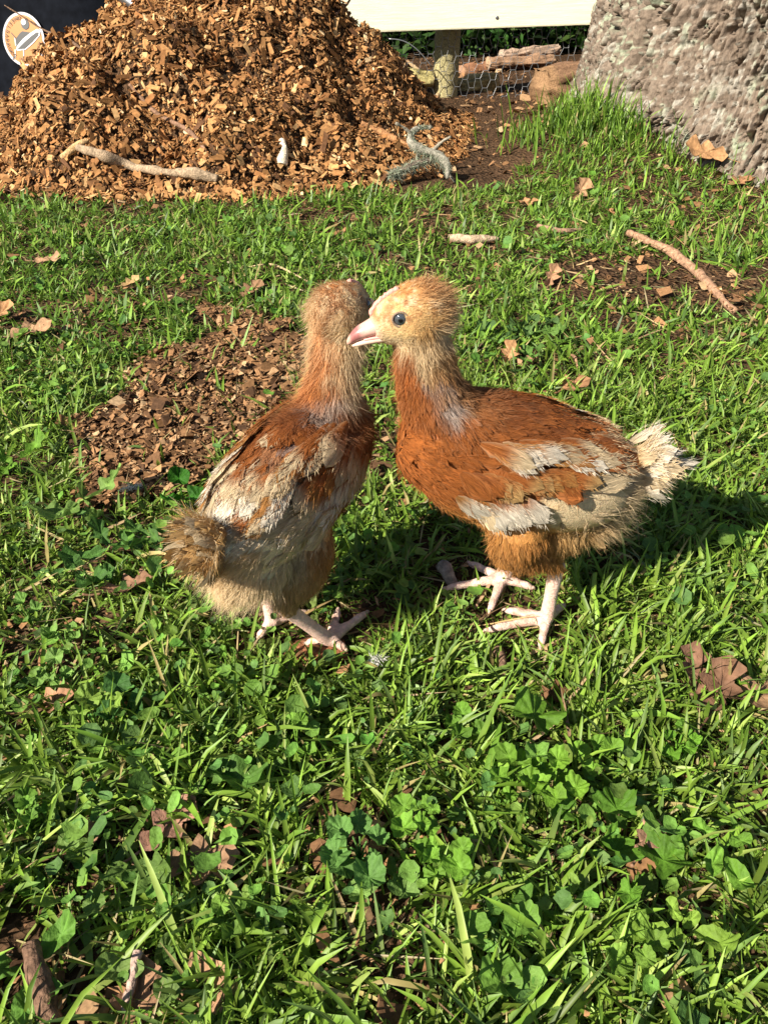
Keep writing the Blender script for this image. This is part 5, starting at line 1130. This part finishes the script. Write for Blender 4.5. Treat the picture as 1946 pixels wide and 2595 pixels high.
for a_ in [
    (1508, 392, .085, 'large tan oak leaf propped against the foot of the tree trunk', TAN, 3.1, .25, -.5, .5, .030),
    (1345, 262, .030, 'small tan leaf caught high in the tall grass by the trunk', TAN, 1.0, .4, .3, .4, .040),
    (1250, 432, .055, 'upright curled tan leaf in grass left of the trunk leaf', (.42, .24, .13), .9, .5, .6, .6, .014),
    (1140, 449, .048, 'flat tan leaf on the grass edge left of the curled one', TAN, .2, .05, .1, .3, .008),
    (1320, 470, .030, 'little brown leaf scrap below the upright curled leaf', BRN, 2., .1, .2, .3, .006),
    (1590, 415, .050, 'brown leaf lying at the right below the trunk', BRN, .5, .1, .1, .4, .008),
    (1098, 788, .034, 'rounded tan leaf behind the right chick back', TAN, 1.2, .25, .2, .5, .012),
    (1130, 812, .032, 'curled brown leaf touching the rounded tan leaf', (.36, .2, .11), .4, .3, -.3, .7, .010),
    (1228, 862, .042, 'shaded brown leaf just above the right chick rump', BRN, .1, .2, .2, .6, .010),
    (1190, 612, .034, 'curled brown leaf with dark underside upper right of the chick heads', (.36, .2, .11), 1.1, .6, .4, .8, .012),
    (75, 738, .050, 'long pointed dry leaf in grass at the far left', (.44, .26, .14), .5, .08, .1, .5, .012),
    (110, 578, .038, 'pale brown leaf upper left on the lawn', (.42, .25, .14), .1, .1, .2, .5, .010),
    (8, 700, .042, 'dry leaf cut by the left edge of the lawn', TAN, 1.2, .3, .2, .5, .012),
    (285, 622, .028, 'small yellowish leaf in the upper left lawn', (.50, .33, .15), .8, .2, .2, .5, .010),
    (545, 640, .040, 'brown leaf at the top of the bare patch', (.30, .17, .09), .9, .2, .2, .5, .008),
    (180, 500, .035, 'brown leaf near the far edge of the lawn, left', BRN, 2.5, .1, .1, .5, .008),
    (1240, 500, .030, 'brown leaf scrap on the thin grass right of centre', BRN, 1.5, .2, .1, .5, .006),
    (285, 1295, .036, 'brown oak leaf in shadow left of the left chick belly', (.26, .14, .08), .35, .1, -.1, .6, .012),
    (465, 1310, .018, 'tiny red-brown leaf scrap under the left chick belly', (.28, .13, .07), 1.2, .3, .2, .5, .008),
    (1487, 1480, .036, 'dark brown curled oak leaf at right, leftmost of the trio', (.22, .115, .07), 1.4, .2, .3, .7, .014),
    (1545, 1515, .040, 'dark veined oak leaf at right, middle of the trio', DBR, 1.0, .25, -.2, .7, .014),
    (1622, 1530, .046, 'brown ribbed oak leaf at the right edge of the trio', (.27, .16, .09), .05, .1, -.2, .6, .012),
    (372, 1803, .036, 'cupped pink-brown oak leaf in the lower left grass', (.36, .19, .13), .9, .05, .1, .7, .008),
    (175, 1838, .026, 'brown leaf half hidden left of the cupped oak leaf', (.30, .165, .10), .6, .1, .1, .4, .006),
    (440, 1880, .040, 'long brown leaf below the cupped oak leaf', (.28, .16, .09), .1, .05, .1, .5, .006),
    (120, 1535, .030, 'dry tan leaf among weeds on the left', (.38, .2, .11), .4, .15, .1, .5, .008),
    (1390, 1838, .022, 'pink-brown leaf scrap in the lower right grass', (.34, .19, .12), .9, .2, .2, .3, .012),
    (385, 2190, .050, 'dry leaf cut by the bottom edge near the pale twig', (.36, .2, .11), .6, .1, .1, .4, .006),
    (300, 2175, .034, 'second dry leaf at the bottom edge, under the pale twig', (.33, .18, .1), 1.6, .1, .1, .4, .006),
    (560, 1340, .020, 'small dark leaf beneath the left chick', DBR, 2., .1, .1, .4, .006)]:
    oak_leaf(*a_[:4], col=a_[4], az=a_[5], tilt=a_[6], roll=a_[7], curl=a_[8], lift=a_[9])

# ------------------------------------------------------------------ sticks, twigs, branches
def stick(name, pts, label, cat='stick', col=(.30, .19, .12), parent=None, seg=10, m=60, rough=.5, mat='stick'):
    """pts rows: x,y,z,r in the world"""
    P = np.array(pts, float); o0 = P[0, :3].copy(); Q = np.column_stack([P[:, :3] - o0, P[:, 3], P[:, 3]])
    V, q, t = loft(Q, up=(.1, .2, 1), seg=seg, m=m); C = catmull(Q, m)[:, :3]
    r = P[:, 3].mean(); Nn = fbm(V, .35 / r, 3, int(abs(P[0, 0]) * 900) + 1)[:, None]
    ctr = np.vstack([np.repeat(C, seg, 0), C[:1], C[-1:]]); V = V + nrm(V - ctr + 1e-6) * (Nn - .5) * r * rough * 2
    o = mk(name, V, [q, t], MAT[mat], np.array(col) * (.6 + .8 * fbm(V, .8 / r, 3, 9)[:, None]), parent); 
    if parent is None: o.location = o0; tag(o, label, cat)
    return o
def G(x, y, dz=0.004, r=.003):
    g = on_ground(x * k_, y * k_); return (g[0], g[1], gz(g[0], g[1]) + dz, r)
stick('stick', [G(1355, 518, .012, .005), G(1440, 555, .012, .006), G(1500, 590, .008, .006), G(1545, 640, .006, .005), G(1585, 680, .004, .004)], 'long bent brown stick on thin grass at the right', col=(.36, .21, .13))
stick('stick', [G(968, 525, .008, .006), G(1020, 528, .010, .007), G(1075, 524, .008, .004)], 'short pale stick on the lawn above the chick heads', col=(.50, .36, .24))
stick('stick', [G(85, 2075, .012, .0042), G(95, 2120, .014, .0048), G(105, 2160, .010, .0055), G(120, 2230, .006, .006)], 'thick dark stick in the bottom left corner', col=(.17, .10, .065))
stick('twig', [G(310, 2085, .012, .0022), G(303, 2110, .012, .0024), G(295, 2140, .009, .0025), G(275, 2200, .004, .002)], 'thin pale pinkish twig upright at the bottom left', 'twig', (.46, .32, .26))
stick('twig', [G(955, 1238, .006, .0042), G(962, 1256, .012, .0045), G(975, 1272, .004, .003)], 'grey cone-like twig stub beside the right chick far foot', 'twig', (.26, .21, .18), rough=.6)
stick('twig', [G(1072, 1412, .004, .0030), G(1082, 1440, .006, .0034), G(1090, 1475, .004, .002)], 'rotten brown twig in the grass below the right chick', 'twig', (.20, .12, .08), rough=.5)
stick('twig', [G(540, 590, .010, .0012), G(590, 588, .012, .0014), G(640, 605, .008, .0012), G(665, 612, .004, .001)], 'fine straw-coloured twig arching over the upper lawn', 'twig', (.48, .36, .2))
stick('twig', [G(1230, 780, .006, .0014), G(1238, 800, .014, .0016), G(1252, 822, .004, .0012)], 'thin reddish twig behind the right chick back', 'twig', (.36, .2, .12))
stick('twig', [G(1160, 500, .008, .004), G(1210, 512, .010, .004), G(1260, 505, .006, .003)], 'small brown twig on bare soil right of the pale stick', 'twig', (.33, .2, .13))
def pile_pt(px, py, r, up=.0):
    """where a sight line meets the heap"""
    d = _ray(px, py)
    for t in np.linspace(1.2, 3.2, 800):
        p = np.array((0, 0, CAM_H)) + d * t
        if p[2] <= max(float(pile_h(p[0], p[1])), float(gz(p[0], p[1]))): break
    return (p[0], p[1], p[2] + up, r)
stick('branch', [pile_pt(190, 395, .006, .016), pile_pt(260, 420, .010, .020), pile_pt(340, 446, .008, .018), pile_pt(430, 462, .007, .018), pile_pt(500, 466, .0085, .018), pile_pt(555, 472, .007, .014)], 'long grey split branch along the foot of the chip heap', 'branch', (.36, .26, .17), rough=.7)
stick('twig', [pile_pt(330, 225, .003, .008), pile_pt(400, 300, .004, .010), pile_pt(480, 345, .0045, .010), pile_pt(525, 395, .003, .008)], 'brown twig half buried on the chip heap face', 'twig', (.24, .14, .09))
stick('twig', [pile_pt(915, 328, .005, .012), pile_pt(960, 352, .007, .016), pile_pt(1005, 378, .007, .018), pile_pt(1050, 398, .005, .014)], 'orange-brown twig on the heap beside the lichen branch', 'twig', (.40, .2, .09))
stick('twig', [pile_pt(963, 132, .004, .006), pile_pt(1020, 158, .005, .012), pile_pt(1062, 195, .006, .018), pile_pt(1110, 246, .005, .006)], 'thin curved twig on the right shoulder of the chip heap', 'twig', (.42, .29, .16))
stick('twig', [pile_pt(850, 45, .003, .006), (*at_depth(880, 8, 2.05), .0025), (*at_depth(905, -40, 2.05), .002)], 'forked twig sticking up from the heap in front of the rail', 'twig', (.26, .15, .1))
stick('twig', [(*at_depth(12, 12, 2.0), .0013), (*at_depth(60, 42, 1.98), .0016), (*at_depth(115, 76, 1.96), .002), pile_pt(175, 105, .003, .004), pile_pt(215, 130, .003, .0)], 'dark twig crossing in front of the orange sticker', 'twig', (.16, .1, .065))
stick('wood_splinter', [pile_pt(715, 372, .006, .01), pile_pt(722, 400, .007, .014), pile_pt(716, 432, .010, .01)], 'pale bright wood splinter upright at the heap foot', 'wood splinter', (.78, .66, .5), rough=.5)
stick('wood_splinter', [pile_pt(160, 415, .006, .01), pile_pt(200, 395, .008, .016), pile_pt(228, 372, .004, .012)], 'tan splinter leaning up at the left end of the grey branch', 'wood splinter', (.52, .33, .16), rough=.5)
stick('bark_piece', [G(615, 1408, .001, .006), G(660, 1412, .002, .012), G(705, 1412, .002, .013), G(745, 1404, .001, .008)], 'flat reddish bark piece under the left chick front foot', 'bark', (.24, .10, .05), seg=14, rough=.4).scale = (1, 1, .35)
stick('twig', [pile_pt(1080, 450, .003, .006), pile_pt(1100, 448, .004, .008), pile_pt(1122, 456, .003, .006)], 'orange twig scrap under the lichen branch', 'twig', (.5, .27, .12))
def lichen_branch():
    m0 = [(1092, 322, .002), (1062, 324, .003), (1042, 338, .0045), (1044, 362, .0065), (1062, 374, .0075), (1092, 386, .0065), (1118, 398, .007), (1134, 420, .0055), (1132, 452, .0035)]
    Y0 = 1.60; pts = [(*at_depth(x, y, Y0 - .0006 * (y - 320)), r) for x, y, r in m0]
    b = np.array(pts); base = b[-1, :3].copy()
    root = empty('lichen_branch', tuple(base)); tag(root, 'crooked branch covered in pale grey-green lichen standing at the heap edge', 'branch')
    loc = b.copy(); loc[:, :3] -= base
    o = stick('wood', loc, None, parent=root, col=(.27, .25, .20), rough=.9, seg=12, m=60); o.location = loc[0, :3]
    side = np.array([(*at_depth(1102, 400, 1.57), .007), (*at_depth(1050, 416, 1.55), .006), (*at_depth(1010, 436, 1.53), .005), (*at_depth(992, 446, 1.52), .003)]); side[:, :3] -= base
    o = stick('side_twig', side, None, parent=root, col=(.22, .17, .13), rough=.5); o.location = side[0, :3]
    for a_, b_, dx, dz in ((2, 0, -.03, .02), (5, 0, .035, .03), (6, 0, .03, -.045), (4, 0, -.012, -.05)):   # broken side stubs
        p = loc[a_, :3]; o = stick('stub', [(*p, .004), (*(p + (dx * .5, -.004, dz * .6)), .003), (*(p + (dx, -.01, dz)), .002)], None, parent=root, col=(.26, .23, .18), rough=.6, seg=7, m=14); o.location = p
    n = 3600; C = catmull(loc, 200); i = rng.integers(0, 190, n); U = nrm(rng.normal(size=(n, 3))); P = C[i, :3] + U * C[i, 3:4] * .95
    hang = (rng.random(n) < .25) & (i > 90) & (i < 170); D = U + rng.normal(0, .5, (n, 3)); D[hang] = np.array((0, -.1, -1)) + rng.normal(0, .3, (hang.sum(), 3))
    ns = 1500; Cs = catmull(side, 60); j = rng.integers(0, 60, ns); Us = nrm(rng.normal(size=(ns, 3))); P = np.vstack([P, Cs[j, :3] + Us * .006]); D = np.vstack([D, Us + rng.normal(0, .4, (ns, 3)) + (0, 0, -.5)])
    L = np.concatenate([np.where(hang, rng.uniform(.006, .018, n), rng.uniform(.0015, .0045, n)), rng.uniform(.003, .012, ns)])
    V, q, t, c = strands(P, D, L, np.full(len(P), .00055), jitter((.30, .325, .235), len(P), .15, .05), bend=rng.normal(0, .4, (len(P), 3)))
    tag(mk('lichen', V, [q, t], MAT['lichen'], c, root, smooth=False), kind='stuff')
lichen_branch()

def down_feather(x, y, label, size=.016, az=.5):
    g = on_ground(x * k_, y * k_); o = empty('down_feather', (g[0], g[1], gz(g[0], g[1]) + .010)); tag(o, label, 'feather')
    n = 160; s = rng.random(n); P = np.stack([(s - .5) * size, rng.normal(0, .0008, n), rng.normal(0, .0008, n)], -1); D = np.stack([rng.normal(.5, .4, n), rng.normal(0, 1, n), rng.normal(.2, .5, n)], -1)
    V, q, t, c = strands(P, D, rng.uniform(.003, .007, n), np.full(n, .0002), jitter((.78, .76, .72), n, .06, .02)); mk('barbs', V, [q, t], MAT['down'], c, o, smooth=False)
    L, q, t = loft([(-size * .6, 0, 0, .0005, .0005), (0, 0, .001, .0004, .0004), (size * .5, 0, 0, .0002, .0002)], seg=5, m=6); mk('quill', L, [q, t], MAT['down'], np.tile(rgb(.8, .78, .74), (len(L), 1)), o); o.rotation_euler = (0, .1, az)
down_feather(288, 1078, 'white downy feather at the lower edge of the bare patch', .018, .6)
down_feather(690, 668, 'white fluff in grass left of the left chick head', .014, 2.)
down_feather(812, 1447, 'small pale fluff below the left chick foot', .010, .3)
